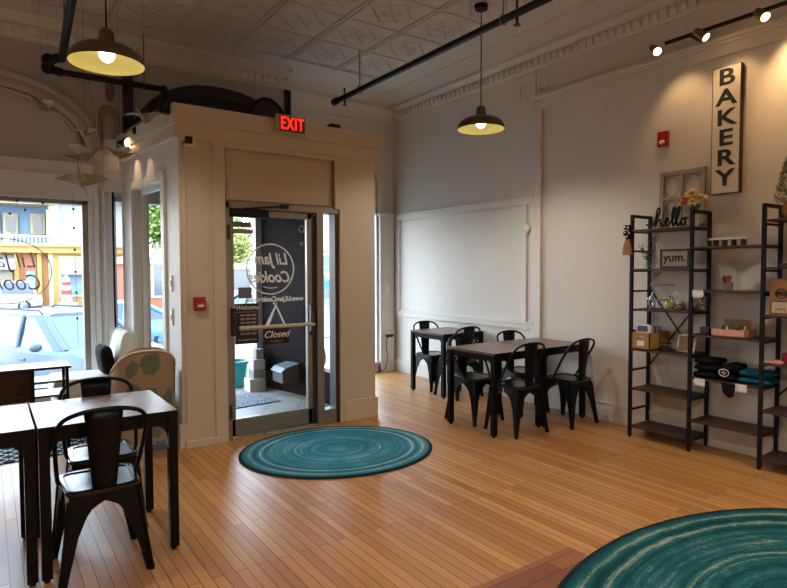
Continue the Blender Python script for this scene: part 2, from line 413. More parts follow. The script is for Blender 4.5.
# pilaster between window and vestibule : niche, grille, angled panel
m = MB(); m.box(.88, YU-.03, 2.2, 1.16, YU+.02, 3.5)
for q in range(3):
    a0 = .112-.03*q; dq = .03+.028*(3-q); zq = 2.95
    m.prism([(1.02+a0, 2.62)]+arc(1.02, zq, a0, a0*1.15, 0, PI, 16)+[(1.02-a0, 2.62), (1.02-a0+.012, 2.62)]+arc(1.02, zq, a0-.012, a0*1.15-.012, PI, 0, 16)+[(1.02+a0-.012, 2.62)], YU-dq, YU-.03, 'y')
m.box(.9, YU-.055, 2.6, 1.14, YU-.03, 2.62)
struct(m.build('trim_10', M_front, bevel=.002))
g = MB()
g.prism([(1.043+.047*math.cos(t*PI/12), 3.235+.115*math.sin(t*PI/12)) for t in range(24)], YU-.045, YU-.031, 'y'); g.cur = 1
for i in range(-3, 4):
    for j in range(-8, 9):
        px, pz = i*.0135+(.0065 if j % 2 else 0), j*.0125
        if (px/.043)**2+(pz/.108)**2 < 1: g.ball((1.043+px, YU-.047, 3.235+pz), .0056, 6, 4)
tag(g.build('vent_grille', [mat('grille_grey', '#b5aeaa', .6), M_dark]), 'oval pierced grille high on the pilaster beside the dark post', 'vent grille')
m = MB(); m.box(1.16, YU-.08, 2.7, 1.25, YU, ZC-.2); struct(m.build('trim_11', M_dark, bevel=.004))
m = MB(); m.box(2.915, YU-.035, 2.7, 2.95, YU, ZC-.2); m.box(2.965, YU-.035, 2.7, 2.99, YU+.02, ZC-.2); m.box(2.95, YU-.01, 2.7, 2.965, YU, ZC-.2); struct(m.build('trim_12', M_dark, bevel=.004))
m = MB()
m.prism(arc(2.12, 2.6, .93, .84, 0, PI, 40, 2.2)+arc(2.12, 2.6, .83, .72, PI, 0, 40, 2.2), YU-.09, YU, 'y')
m.prism(arc(2.12, 2.6, .84, .73, 0, PI, 40, 2.2)+arc(2.12, 2.6, .78, .67, PI, 0, 40, 2.2), YU-.05, YU, 'y')
m.prism(arc(2.12, 2.6, .8, .69, 0, PI, 40, 2.2), YU-.02, YU, 'y')
struct(m.build('trim_13', mat('aubergine_paint', '#1d1521', .4, nscale=5)))
# left display window
w = struct(bpy.data.objects.new('window_2', None)); COL.objects.link(w)
m = MB(); m.box(.78, YU, .3, .83, YU+.12, 2.16); m.box(XL+.85, YU, .3, XL+.9, YU+.12, 2.16); m.box(XL+.85, YU, 2.10, .83, YU+.12, 2.16); m.box(XL+.85, YU-.04, .28, .85, YU+.12, .36)
m.build('window_frame', M_alu, w); MB().box(XL+.9, YU+.05, .36, .78, YU+.056, 2.1).build('pane', M_glass, w)
m = MB(); m.box(.83, YU-.03, 0, .875, YU+.13, 2.2); m.box(.875, YU-.05, 0, .92, YU+.13, 2.2); struct(m.build('trim_14', M_white, bevel=.004))
# angled panel with narrow window
P0 = Vector((.92, YU-.0, 0)); P1 = Vector((1.135, 6.285, 0)); dd = (P1-P0); LA = dd.length
MA = Matrix.Translation(P0) @ Matrix.Rotation(math.atan2(dd.y, dd.x), 4, 'Z')
m = MB(); m.M = MA; m.box(0, 0, 0, .06, .1, 2.75); m.box(.06, 0, 2.24, LA, .1, 2.75); m.box(.06, 0, 0, LA, .1, .4); m.box(LA-.02, 0, .3, LA, .1, 2.3)
m.box(.035, -.02, .3, .06, 0, 2.27); m.box(.035, -.02, 2.24, LA, 0, 2.27); m.box(0, -.012, 2.42, LA, 0, 2.435)
struct(m.build('wall_angled', M_white))
w = struct(bpy.data.objects.new('window_3', None)); COL.objects.link(w)
m = MB(); m.M = MA; m.box(.06, .02, .4, .12, .09, 2.24); m.cur = 1; m.box(.12, .03, .4, .14, .08, 2.24); m.build('window_frame', [M_white, M_blackm], w)
m = MB(); m.M = MA; m.box(.14, .05, .4, LA-.02, .056, 2.24); m.build('pane', M_glass, w)
# vestibule: front wall with door opening, left side wall with window, right side wall, roof
m = MB(); y0, y1 = YF, YF+.14
m.box(1.28, y0, 0, 1.655, y1, 2.7); m.box(2.75, y0, 0, 3.155, y1, 2.7); m.box(1.655, y0, 2.50, 2.75, y1, 2.7); m.box(1.655, y0+.05, 2.04, 2.75, y1, 2.5)
m.box(1.31, y0-.012, .2, 1.335, y0, 2.5); m.box(1.55, y0-.015, 0, 1.655, y0, 2.53); m.box(2.70, y0-.015, 2.03, 2.75, y0, 2.53); m.box(2.75, y0-.015, 0, 2.80, y0, 2.53); m.box(1.655, y0-.015, 2.48, 2.7, y0, 2.53)
m.box(1.30, y0-.02, 0, 1.655, y0, .06)
struct(m.build('wall_vestibule', M_vest, bevel=.004))
m = MB(); m.box(2.79, YF-.025, 0, 3.17, YF+.15, .20); struct(m.build('baseboard_vestibule', M_vest, bevel=.005))
m = MB(); m.box(1.675, YF+.035, 2.06, 2.69, YF+.05, 2.48); struct(m.build('trim_15', M_plan))
m = MB(); m.box(1.26, YF-.022, 2.52, 3.18, YF+.05, 2.64); m.box(1.25, YF-.035, 2.635, 3.215, YF+.05, 2.785)
MS = Matrix.Translation((1.28, YF, 0)) @ Matrix.Rotation(math.atan2(.102, .995), 4, 'Z'); LS = 1.47
m.M = MS; m.box(-.03, 0, 2.52, .05, LS, 2.56); m.box(-.045, -.03, 2.63, .05, LS, 2.785); m.box(-.02, 0, 2.55, .05, LS, 2.64)
struct(m.build('trim_16', M_vest, bevel=.006))
m = MB(); m.M = MS; s0, s1, zb, zt = .36, 1.14, .55, 2.22
m.box(0, 0, 0, .14, s0, 2.7); m.box(0, s1, 0, .14, LS, 2.7); m.box(0, s0, zt, .14, s1, 2.7); m.box(0, s0, 0, .14, s1, zb); m.box(-.02, 0, 0, 0, LS, .2)
struct(m.build('wall_vestibule_side', wall_mat('vestibule_side_paint', '#c6c1bb', .5)))
w = struct(bpy.data.objects.new('window_4', None)); COL.objects.link(w)
m = MB(); m.M = MS
m.box(-.022, s0-.07, zb-.07, 0, s0, zt+.07); m.box(-.022, s1, zb-.07, 0, s1+.07, zt+.07); m.box(-.022, s0, zt, 0, s1, zt+.07); m.box(-.03, s0-.07, zb-.07, 0, s1+.07, zb)
m.box(.06, s0, zb, .1, s0+.04, zt); m.box(.06, s1-.04, zb, .1, s1, zt); m.box(.06, s0, zt-.04, .1, s1, zt); m.box(.06, s0, zb, .1, s1, zb+.04)
m.build('window_frame', M_trim, w, bevel=.003); m = MB(); m.M = MS; m.box(.078, s0+.04, zb+.04, .084, s1-.04, zt-.04).build('pane', M_glass, w)
for z_, lb in ((1.28, 'upper switch plate on the vestibule side beside its window'), (1.0, 'lower switch plate on the vestibule side beside its window')):
    t = thing('light_switch', lb, 'light switch', (0, 0, 0)); m = MB(); m.M = MS; m.box(-.012, .16, z_, 0, .2, z_+.14); m.build('plate', M_trim, t)
    m = MB(); m.M = MS; m.box(-.02, .17, z_+.05, -.01, .19, z_+.09); m.build('toggle', M_whitep, t)
# roof and soffit of the recess, right hand side of the recess with display glass over a low wall
m = MB(); m.prism([(1.3, YF+.05), (3.12, YF+.05), (3.12, 7.25), (.95, 7.25)], 2.60, 2.70, 'z'); struct(m.build('ceiling_vestibule', mat('soffit_navy', '#1c222e', .5)))
m = MB(); m.box(3.0, YF+.1, 0, 3.14, 6.05, .36); m.box(3.0, YF+.1, 2.2, 3.14, YB, 2.65); m.prism([(3.0, 6.05), (3.1, 6.05), (2.90, 6.92), (2.80, 6.92)], 0, 2.3, 'z'); struct(m.build('wall_recess', M_navy))
w = struct(bpy.data.objects.new('window_5', None)); COL.objects.link(w)
m = MB(); m.box(3.0, YF+.14, .36, 3.06, YF+.19, 2.2); m.box(3.0, 6.0, .36, 3.06, 6.05, 2.2); m.box(2.99, YF+.14, .36, 3.08, 6.05, .4); m.build('window_frame', M_alu, w)
MB().box(3.03, YF+.19, .4, 3.036, 6.0, 2.2).build('pane', M_glass, w)
m = MB(); m.box(2.73, 6.87, 0, 2.81, 6.96, 2.3); struct(m.build('trim_17', mat('aluminium', '#9da3aa', .35, .7)))
m = MB(); m.box(.95, 7.12, 2.25, 3.3, 7.25, 2.6); struct(m.build('trim_18', mat('navy_valance', '#1b2740', .6)))
m = MB(); m.box(1.05, YF+.09, -.12, 3.12, 7.3, .006); m.box(1.67, YF+.01, -.01, 2.745, YF+.14, .022)
nb = NB('recess_tile'); c = nb.coords(rot=(0, 0, .6)); br = nb.node('ShaderNodeTexBrick'); br.offset = 0; nb.l.new(c, br.inputs[0])
for k, v in (('Scale', 1.), ('Brick Width', .32), ('Row Height', .32), ('Mortar Size', .004)): br.inputs[k].default_value = v
br.inputs['Color1'].default_value = lin('#a9a59c'); br.inputs['Color2'].default_value = lin('#958f86'); br.inputs['Mortar'].default_value = lin('#5b5853')
nb.base(nb.mix(nb.noise(nb.coords(), 7, 5), br.outputs[0], nb.mix(.5, br.outputs[0], lin('#8e8478'), 'MULTIPLY'))); nb.set(rough=.5); M_tile = nb.m
struct(m.build('floor_vestibule', M_tile))
# shop door with sidelight
d = struct(bpy.data.objects.new('door_1', None)); COL.objects.link(d)
m = MB(); y0, y1 = YF+.0, YF+.12
m.box(1.655, y0, 0, 1.695, y1, 2.04); m.box(1.655, y0, 1.985, 2.75, y1, 2.045); m.box(2.515, y0, 0, 2.585, y1, 1.99); m.box(2.585, y0, 0, 2.71, y1, .14)
m.cur = 1; m.box(2.47, y0+.03, 0, 2.515, y1, 1.99); m.box(2.705, y0, 0, 2.75, y1, 1.99)
m.build('door_frame', [M_alu, M_aludark], d, bevel=.003)
m = MB(); y0, y1 = YF+.025, YF+.07
m.box(1.70, y0, .03, 1.735, y1, 1.98); m.box(2.425, y0, .03, 2.47, y1, 1.98); m.box(1.70, y0, 1.925, 2.47, y1, 1.98); m.box(1.70, y0, .03, 2.47, y1, .175)
leaf = m.build('door_leaf', M_alu, d, bevel=.004)
MB().box(1.735, YF+.045, .175, 2.425, YF+.05, 1.925).build('pane', M_glass, leaf)
m = MB(); m.tube([(1.745, YF-.05, .965), (2.46, YF-.05, .965)], .0165, 10)
m.build('push_bar', M_plan, leaf, smooth=40)
m = MB()
for xx in (1.715, 2.45): m.box(xx-.017, YF-.03, .90, xx+.017, YF+.03, 1.14); m.tube([(xx, YF-.02, 1.1), (xx, YF-.055, 1.0), (xx, YF-.05, .965)], .014, 8)
m.box(2.43, YF+.005, .86, 2.47, YF+.03, .9); m.build('bar_mount', M_aludark, leaf, smooth=40)
m = MB(); m.box(1.70, YF-.045, 1.91, 2.03, YF+.025, 1.975); m.build('door_closer', M_blackm, leaf, bevel=.006)
m = MB(); m.tube([(1.87, YF-.03, 1.985), (2.03, YF-.10, 2.0), (2.2, YF-.03, 2.02)], .009, 6); m.box(2.15, YF-.04, 2.005, 2.22, YF, 2.035); m.box(1.82, YF-.04, 1.975, 1.92, YF+.01, 1.99); m.build('closer_arm', M_blackm, leaf)
m = MB()
for zz in (.25, 1.78): m.box(1.672, YF-.014, zz-.06, 1.69, YF, zz+.06)
m.build('hinge', M_aludark, d)
MB().box(2.585, YF+.05, .14, 2.705, YF+.056, 1.985).build('sidelight_pane', M_glass, d)
# lettering on the glass (reads from the street, so it is reversed from inside)
yg = YF+.052
m = MB(); rr = [(2.078+.222*math.cos(t*PI/32), yg, 1.468+.222*math.sin(t*PI/32)) for t in range(65)]; m.tube(rr, .0065, 5, cap=False); m.build('logo_ring', M_wink, leaf)
text('logo_lettering', 'Lil Jam', M_wink, leaf, (2.09, yg, 1.555), .145, (PI/2, 0, 0), .001, .0028, -.82, .25)
text('logo_lettering', 'Cookies', M_wink, leaf, (2.075, yg, 1.395), .14, (PI/2, 0, 0), .001, .0028, -.82, .25)
m = MB(); m.tube(smooth_path([(2.0, yg, 1.315), (2.07, yg, 1.30), (2.14, yg, 1.305)]), .003, 5); m.build('logo_flourish', M_wink, leaf)
text('web_address', 'www.LiLJamCookies.com', M_wink, leaf, (2.12, yg, 1.20), .062, (PI/2, 0, 0), .001, .002, -.86)
m = MB(); m.box(1.725, yg, 1.83, 1.90, yg+.002, 1.875); m.box(1.735, yg, 1.775, 1.92, yg+.002, 1.815); m.build('notice_strip', mat('grey_vinyl', '#8c857b', .6), leaf)
MB().box(1.78, yg, 1.215, 1.90, yg+.002, 1.31).build('notice_panel', mat('slate_vinyl', '#6a6880', .6), leaf)
m = MB(); rr = [(2.385+.024*math.cos(t*PI/12), yg, 1.835+.03*math.sin(t*PI/12)) for t in range(25)]; m.tube(rr, .005, 5, cap=False); m.tube([(2.373, yg, 1.72), (2.38, yg, 1.685), (2.396, yg, 1.685)], .004, 5); m.tube([(2.396, yg, 1.685), (2.388, yg, 1.725)], .004, 5); m.build('sticker', mat('grey_sticker', '#9b9b98', .6), leaf)

# ------------------------------------------------------------------ signs on the door
t = thing('hours_board', 'black Welcome opening hours board on the door glass, left of the Closed sign', 'sign', (1.845, YF+.035, .82))
MB().box(-.105, -.006, 0, .105, .006, .35).build('board', mat('chalk_black', '#17171a', .6), t, bevel=.002)
text('lettering', 'Welcome', M_paper, t, (0, -.0075, .315), .052, (PI/2, 0, 0), .0006, .0004, 1, .3)
m = MB()
for i in range(6):
    z = .24-.032*i
    for (a, b) in ((-.06, -.025), (-.015, .03), (.04, .085)): m.box(a, -.0085, z, b, -.006, z+.017)
m.box(-.085, -.0085, .028, .085, -.006, .042); m.box(-.09, -.0085, .275, .09, -.006, .279); m.build('hours_text', mat('chalk_tan', '#9c8a80', .7), t)
t = thing('closed_sign', 'black Closed sign hanging by a white ribbon from a suction hook on the door', 'sign', (2.115, YF+.03, .80))
MB().box(-.125, -.006, 0, .125, .006, .15).build('board', MATS['chalk_black'], t, bevel=.002)
text('lettering', 'Closed', M_paper, t, (0, -.0075, .085), .085, (PI/2, 0, 0), .0006, .001, 1, .3)
m = MB(); m.tube(smooth_path([(-.06, -.007, .03), (-.02, -.007, .022), (.0, -.007, .034), (.02, -.007, .022), (.06, -.007, .03)]), .0018, 5); m.build('flourish', M_paper, t)
m = MB(); m.prism([(-.002, .352), (.004, .34), (-.075, .15), (-.11, .15)], -.003, .003, 'y'); m.prism([(-.004, .34), (.004, .352), (.1, .15), (.085, .15)], -.003, .003, 'y'); m.build('ribbon', mat('ribbon', '#dfe3e8', .5), t)
m = MB(); m.lathe([(.02, 0), (.018, .006), (.006, .01), (.006, .016)], 14); o = m.build('suction_hook', M_chrome, t, smooth=40, loc=(0, .012, .36)); o.rotation_euler = (PI/2, 0, 0)
t = thing('exit_sign', 'red lit EXIT sign on top of the vestibule front', 'exit sign', (2.225, YF-.06, 2.645))
MB().box(-.145, -.05, 0, .145, 0, .165).build('housing', mat('exit_housing', '#b9aa96', .5), t, bevel=.015)
MB().box(-.12, -.053, .018, .12, -.05, .15).build('glow_plate', mat('exit_glow_tone', '#6b4034', .5), t)  # brownish red stands in for the letters' glow on the housing
text('lettering', 'EXIT', mat('exit_red', '#ff2418', .5, estr=3.2, ecol='#ff1a10'), t, (.0, -.055, .083), .15, (PI/2, 0, 0), .0015, .0005, .66, 0, 1.12)
t = thing('fire_alarm_box', 'red fire alarm pull box on the vestibule left of the door', 'fire alarm', (1.425, YF, 1.13))
MB().box(-.045, -.05, 0, .045, 0, .11).build('housing', M_red, t, bevel=.006); MB().box(-.025, -.06, .03, .025, -.05, .05).build('pull_handle', M_whitep, t, bevel=.003)
t = thing('motion_sensor', 'small black motion sensor on white plate near top of the vestibule', 'sensor', (1.36, YF, 2.46))
MB().box(-.05, -.012, -.005, .05, 0, .095).build('plate', M_whitep, t, bevel=.004); MB().box(-.03, -.03, .017, .03, -.012, .075).build('sensor_eye', M_blackm, t, bevel=.006)
t = thing('strobe_alarm', 'red fire strobe on the right wall left of the tall sign', 'fire alarm', (XR+.002, 2.84, 2.52))
MB().box(-.045, -.045, 0, 0, .045, .13).build('housing', M_red, t, bevel=.004); MB().ball((-.045, 0, .035), (.014, .026, .02)).build('lens', M_whitep, t, smooth=60)
m = MB(); m.lathe([(.05, 0), (.05, .02), (.038, .03), (.03, .03), (.028, .024), (0, .024)], 20)
o = m.build('wall_sensor', M_whitep, smooth=40, loc=(XR-.022, 4.385, 1.91)); o.rotation_euler = (0, -PI/2, 0); tag(o, 'round white sensor on the trim strip between the two wall panels', 'sensor')
tag(MB().box(-.012, -.045, -.075, 0, .045, .075).build('blank_plate', M_trim, loc=(XR+.002, 4.56, 3.40), bevel=.003), 'tall cream blank plate just under the ceiling cornice', 'wall plate')
tag(MB().box(-.012, -.05, -.04, 0, .05, .04).build('blank_plate', M_trim, loc=(XR+.002, 4.17, 3.41), bevel=.003), 'small wide cream blank plate right of the taller plate', 'wall plate')
t = thing('wall_outlet', 'outlet on the far pilaster with a black plug and trailing cord', 'outlet', (4.74, YB-.05, .50))
MB().box(-.04, -.008, -.06, .04, 0, .06).build('plate', M_whitep, t, bevel=.003); MB().box(-.06, -.05, .0, .05, -.008, .035).build('plug', M_blackm, t, bevel=.005)
m = MB(); m.tube(smooth_path([(-.05, -.04, .0), (-.08, -.05, -.1), (-.07, -.06, -.3), (-.12, -.06, -.45), (-.3, -.08, -.485), (-.4, -.05, -.488)]), .006, 6); m.build('cord', M_blackm, t)
tag(MB().box(-.035, -.01, 0, .035, 0, .11).build('light_switch', M_whitep, loc=(4.72, YB-.05, 1.15), bevel=.003), 'white switch plate on the far pilaster by the corner', 'light switch')

# ------------------------------------------------------------------ pendants, track lights, pipes
M_shade = mat('bronze_shade', '#5f563f', .38, .35); M_enam = mat('cream_enamel', '#cfc887', .45)
M_bulb = mat('bulb_glow', '#fff6e0', .5, estr=7, ecol='#fff0c8')
def pendant(x, y, z, label, watts=20):
    t = thing('pendant_lamp', label, 'pendant lamp', (x, y, z), 0, 'barn shade pendants')
    prof = [(.205, 0), (.204, .03), (.185, .062), (.15, .088), (.10, .105), (.052, .116), (.046, .13), (.04, .185), (.03, .2), (.015, .205)]
    m = MB(); m.lathe(prof, 40, cap=False); sh = m.build('shade', M_shade, t, smooth=50)
    m = MB(); m.lathe([(.203, .001), (.202, .03), (.182, .059), (.147, .085), (.098, .102), (.04, .112)], 40, cap=False); m.lathe([(.205, 0), (.203, .001)], 40, cap=False); m.build('enamel_lining', M_enam, sh, smooth=50)
    MB().ball((0, 0, .06), (.045, .045, .05), 16, 10).build('bulb', M_bulb, t, smooth=60)
    MB().tube([(0, 0, .2), (0, 0, ZC-z-.02)], .005, 8).build('rod', M_blackm, t)
    m = MB(); m.lathe([(.02, ZC-z-.06), (.055, ZC-z-.045), (.06, ZC-z-.006)], 20); m.build('canopy', M_blackm, t, smooth=40)
    l = bpy.data.lights.new('pendant_light', 'SPOT'); l.energy = watts*1.5; l.color = (1, .89, .73); l.shadow_soft_size = .05; l.spot_size = 2.75; l.spot_blend = .5
    o = bpy.data.objects.new('pendant_light', l); COL.objects.link(o); o.parent = t; o.location = (0, 0, -.005)
    return t
pendant(.612, 3.8, 2.665, 'barn shade pendant lamp above the black tables by the window')
pendant(3.60, 3.8, 2.69, 'barn shade pendant lamp in front of the right wall')
for (x, y) in ((.6, .2), (3.6, .2), (.6, -2.2), (3.6, -2.2)):  # added pendants behind the camera, out of view, to brighten the room
    pendant(x, y, 2.69, 'unseen barn shade pendant lamp added behind the viewer to brighten the shop', 44)
M_pipe = mat('black_iron_pipe', '#1b1c1e', .45, .5)
t = thing('sprinkler_pipe', 'long black sprinkler pipe under the ceiling near the right wall', 'pipe', (3.28, 0, 3.36))
MB().tube([(0, 5.83, 0), (0, -3.1, 0)], .03, 12).build('pipe', M_pipe, t, smooth=40); MB().tube([(0, 5.86, 0), (0, 5.79, 0)], .04, 12).build('end_cap', M_pipe, t, smooth=40)
for y in (5.3, 3.22, .4, -2.2):
    m = MB(); m.tube([(0, y, .03), (0, y, ZC-3.36)], .006, 6); m.tube([(.038*math.cos(a*PI/8), y, .038*math.sin(a*PI/8)) for a in range(17)], .005, 5, cap=False); m.build('hanger', mat('hanger_steel', '#7c766e', .5, .5), t)
for y in (5.62, 3.08):
    m = MB(); m.tube([(0, y, -.02), (0, y, -.075)], .012, 8); m.lathe([(.026, -.09), (.028, -.085), (.01, -.075)], 12, (0, y, 0)); m.tube([(0, y, .02), (0, y, .1)], .01, 6); m.build('sprinkler_head', mat('brass_red', '#5e2a22', .4, .4), t, smooth=40)
t = thing('sprinkler_pipe', 'black sprinkler pipe on the left, turning with elbows over the vestibule', 'pipe', (.6, 0, 3.34))
MB().tube([(0, 5.98, 0), (-.45, -3.1, 0)], .032, 12).build('pipe', M_pipe, t, smooth=40)
m = MB(); m.tube(smooth_path([(0, 5.96, 0), (-.06, 6.03, -.0), (-.1, 6.1, -.03), (-.06, 6.15, -.06), (.02, 6.15, -.07)], 4), .04, 10); m.ball((-.1, 6.08, .0), .055); m.ball((-.1, 6.12, -.06), .055); m.build('elbow', M_pipe, t, smooth=50)
m = MB(); m.tube([(0, 6.15, -.07), (.86, 6.15, -.07)], .028, 10); m.tube([(.9, 6.15, -.1), (.9, 6.15, -.56)], .026, 10); m.ball((.9, 6.15, -.07), .042); m.tube([(.9, 6.15, -.13), (.9, 6.15, -.2)], .036, 10); m.build('branch_pipe', M_pipe, t, smooth=40)
for q in ((-.024, 5.5, .0), (.72, 6.15, -.06), (-.28, .4, 0)): m = MB(); m.tube([q, (q[0], q[1], ZC-3.34)], .006, 6); m.build('hanger', MATS['hanger_steel'], t)
M_spotb = mat('brass_spot', '#6b543c', .35, .6); M_spote = mat('spot_glow', '#fff0d0', .5, estr=12, ecol='#ffcf8a')
def spot_head(par, c, aim, r=.045, watts=0, size=1.2):
    c = Vector(c); q = Vector(aim).normalized(); e = c + q*.05
    m = MB(); m.tube([c - q*.06, c - q*.05, c + q*.035, e], [r*.5, r*.8, r, r], 14); h = m.build('spot_head', M_spotb, par, smooth=40)
    m = MB(); m.tube([e, e + q*.004], r*.86, 14); m.build('lens', M_spote, h)
    if watts:
        l = bpy.data.lights.new('spot_light', 'SPOT'); l.energy = watts; l.color = (1, .72, .42); l.spot_size = size; l.spot_blend = .8; l.shadow_soft_size = .03
        o = bpy.data.objects.new('spot_light', l); COL.objects.link(o); o.parent = par; o.location = e + q*.012; o.rotation_euler = q.to_track_quat('-Z', 'Y').to_euler()
    return h
t = thing('track_light', 'black track light with glowing spots along the right wall above the sign', 'track light', (4.62, 0, 3.31))
m = MB(); m.box(-.012, -2.4, -.012, .012, 2.70, .012); m.cur = 0
for y in (2.5, 1.2, -.2, -1.8): m.box(0, y-.012, -.01, .25, y+.012, .01)
m.build('track_bar', M_blackm, t)
for (y, a, w_) in ((2.78, (-.3, -.5, -.45), 26), (2.40, (.1, -.55, -.5), 26), (1.97, (-.2, -.5, -.5), 30), (1.45, (.6, -.2, -.7), 46), (.6, (.55, .2, -.8), 40), (-.6, (.5, .1, -.8), 40)):
    hd = spot_head(t, (-.02, y, -.03), a, .036, 0)
for (y, a, w_, sz) in ((2.66, (.42, -.03, -.8), 5, 1.5), (2.28, (.5, -.1, -.8), 5, 1.4), (1.80, (.42, -.1, -.55), 17, 1.7)):
    l = bpy.data.lights.new('spot_light', 'SPOT'); l.energy = w_; l.color = (1, .60, .28); l.spot_size = sz; l.spot_blend = .8; l.shadow_soft_size = .03
    o = bpy.data.objects.new('spot_light', l); COL.objects.link(o); o.parent = t; o.location = (-.05, y, -.09); o.rotation_euler = Vector(a).to_track_quat('-Z', 'Y').to_euler()
t = thing('track_light', 'small black track light on the vestibule side above the origami cranes', 'track light', (1.13, 5.6, 2.70))
m = MB(); m.tube([(.06, -.85, .06), (-.03, .42, .06)], .012, 8); m.box(-.01, .1, 0, .07, .14, .06); m.box(.02, -.75, 0, .12, -.7, .08); m.tube([(0, .36, .06), (.0, .38, -.01)], .009, 6); m.tube([(.0, .22, .06), (-.02, .3, .12), (-.02, .34, .2)], .008, 6); m.build('track_bar', M_blackm, t)
spot_head(t, (0, .38, -.03), (.1, -.8, -.25), .055); spot_head(t, (-.03, .52, -.05), (.3, .5, -.5), .045)
for y_, s_ in ((.25, 4), (-.1, 3)):
    l = bpy.data.lights.new('spot_light', 'SPOT'); l.energy = s_*1.5; l.color = (1, .66, .36); l.spot_size = .7; l.spot_blend = .6; l.shadow_soft_size = .02
    o = bpy.data.objects.new('spot_light', l); COL.objects.link(o); o.parent = t; o.location = (-.12, y_, -.02); o.rotation_euler = Vector((.35, -.05, -.8)).to_track_quat('-Z', 'Y').to_euler()

# ------------------------------------------------------------------ rugs
def oval(name, a, b, m, loc, label, rz=0):
    mb = MB(); n = 72
    mb.lathe([(0, .012), (.5, .0125), (.93, .013), (.985, .012), (1.0, .006), (1.0, .001), (0, .001)], n, (0, 0, 0), a, b, cap=False)
    return tag(mb.build(name, m, loc=loc, rz=rz, smooth=50), label, 'rug')
RUG1 = (2.31, 4.10, .001)
oval('braided_rug', .785, .675, rug_mat('teal_braid_round', .785, .675, '#1d5f70', '#2a7686', '#3d8796', '#6d9ea3', '#a9b5ae'), RUG1, 'round teal braided rug on the wood floor before the glass door', -.25)
oval('braided_rug', 1.33, .81, rug_mat('teal_braid_oval', 1.33, .81, '#0c3f45', '#14545b', '#2a6a6c', '#7d8f83', '#a5a795'), (2.83, 1.03, .001), 'large oval teal braided rug partly cut off at the bottom of the view')
m = MB().box(-.95, -.38, 0, .62, .42, .01); tag(m.build('patterned_rug', trellis_mat(), loc=(.53, 5.62, .001), bevel=.003), 'black rug with white trellis pattern beneath the armchairs', 'rug')
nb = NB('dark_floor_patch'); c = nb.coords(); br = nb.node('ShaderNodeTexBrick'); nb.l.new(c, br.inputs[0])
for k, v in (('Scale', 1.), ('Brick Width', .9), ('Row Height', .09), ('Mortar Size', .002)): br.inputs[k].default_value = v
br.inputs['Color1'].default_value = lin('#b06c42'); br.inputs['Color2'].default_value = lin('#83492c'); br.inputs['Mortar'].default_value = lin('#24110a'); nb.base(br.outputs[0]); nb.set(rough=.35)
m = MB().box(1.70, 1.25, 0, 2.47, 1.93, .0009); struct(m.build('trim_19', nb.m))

# ------------------------------------------------------------------ tables and chairs
def make_table(name, label, loc, group):
    t = thing(name, label, 'table', loc, 0, group); h = .31; H = .735
    MB().box(-h, -h, H-.022, h, h, H).build('tabletop', M_top, t, bevel=.002)
    m = MB()
    for (a, b) in ((-h, -h), (-h, h)): m.box(-h+.002, b-.0015 if b > 0 else b-.0005, H-.024, h-.002, b+.0005 if b > 0 else b+.0015, H-.001)
    for s in (-1, 1): m.box(-h+.04, s*(h-.024)-.008, H-.075, h-.04, s*(h-.024)+.008, H-.022); m.box(s*(h-.024)-.008, -h+.04, H-.075, s*(h-.024)+.008, h-.04, H-.022)
    m.build('apron', M_black, t)
    for sx in (-1, 1):
        for sy in (-1, 1):
            m = MB(); cx, cy = sx*(h-.024), sy*(h-.024); m.box(cx-.0225, cy-.0225, .018, cx+.0225, cy+.0225, H-.022)
            for k in (0, 1):           # curved corner bracket
                poly = [(.02, 0), (.092, 0)] + [(.092-.072*math.sin(q*PI/12), -.092*(1-math.cos(q*PI/12))) for q in range(1, 7)]
                if k == 0: m.prism([(cx-sx*p, H-.07+z) for p, z in poly], cy-.006, cy+.006, 'y')
                else: m.prism([(cy-sy*p, H-.07+z) for p, z in poly], cx-.006, cx+.006, 'x')
            lg = m.build('leg', M_black, t, bevel=.003)
            MB().lathe([(.014, 0), (.014, .01), (.008, .018)], 12, (cx, cy, 0)).build('foot', M_blackm, lg)
    return t
GT = 'square black legged tables'
tab = make_table('cafe_table', 'dark table nearest the viewer with two black chairs, beside the armchairs', (.485, 3.40, 0), GT)
dup(tab, (-.145, 3.405, 0), 0, 'dark table at the left edge of the view, butted against its neighbour', GT)
dup(tab, (3.86, 3.885, 0), 0, 'table in front of the right wall, inner half of the joined pair', GT)
dup(tab, (4.487, 3.88, 0), 0, 'table touching the right wall, outer half of the joined pair near the shelves', GT)
dup(tab, (4.50, 5.33, 0), 0, 'single table furthest away against the panelled right wall', GT)

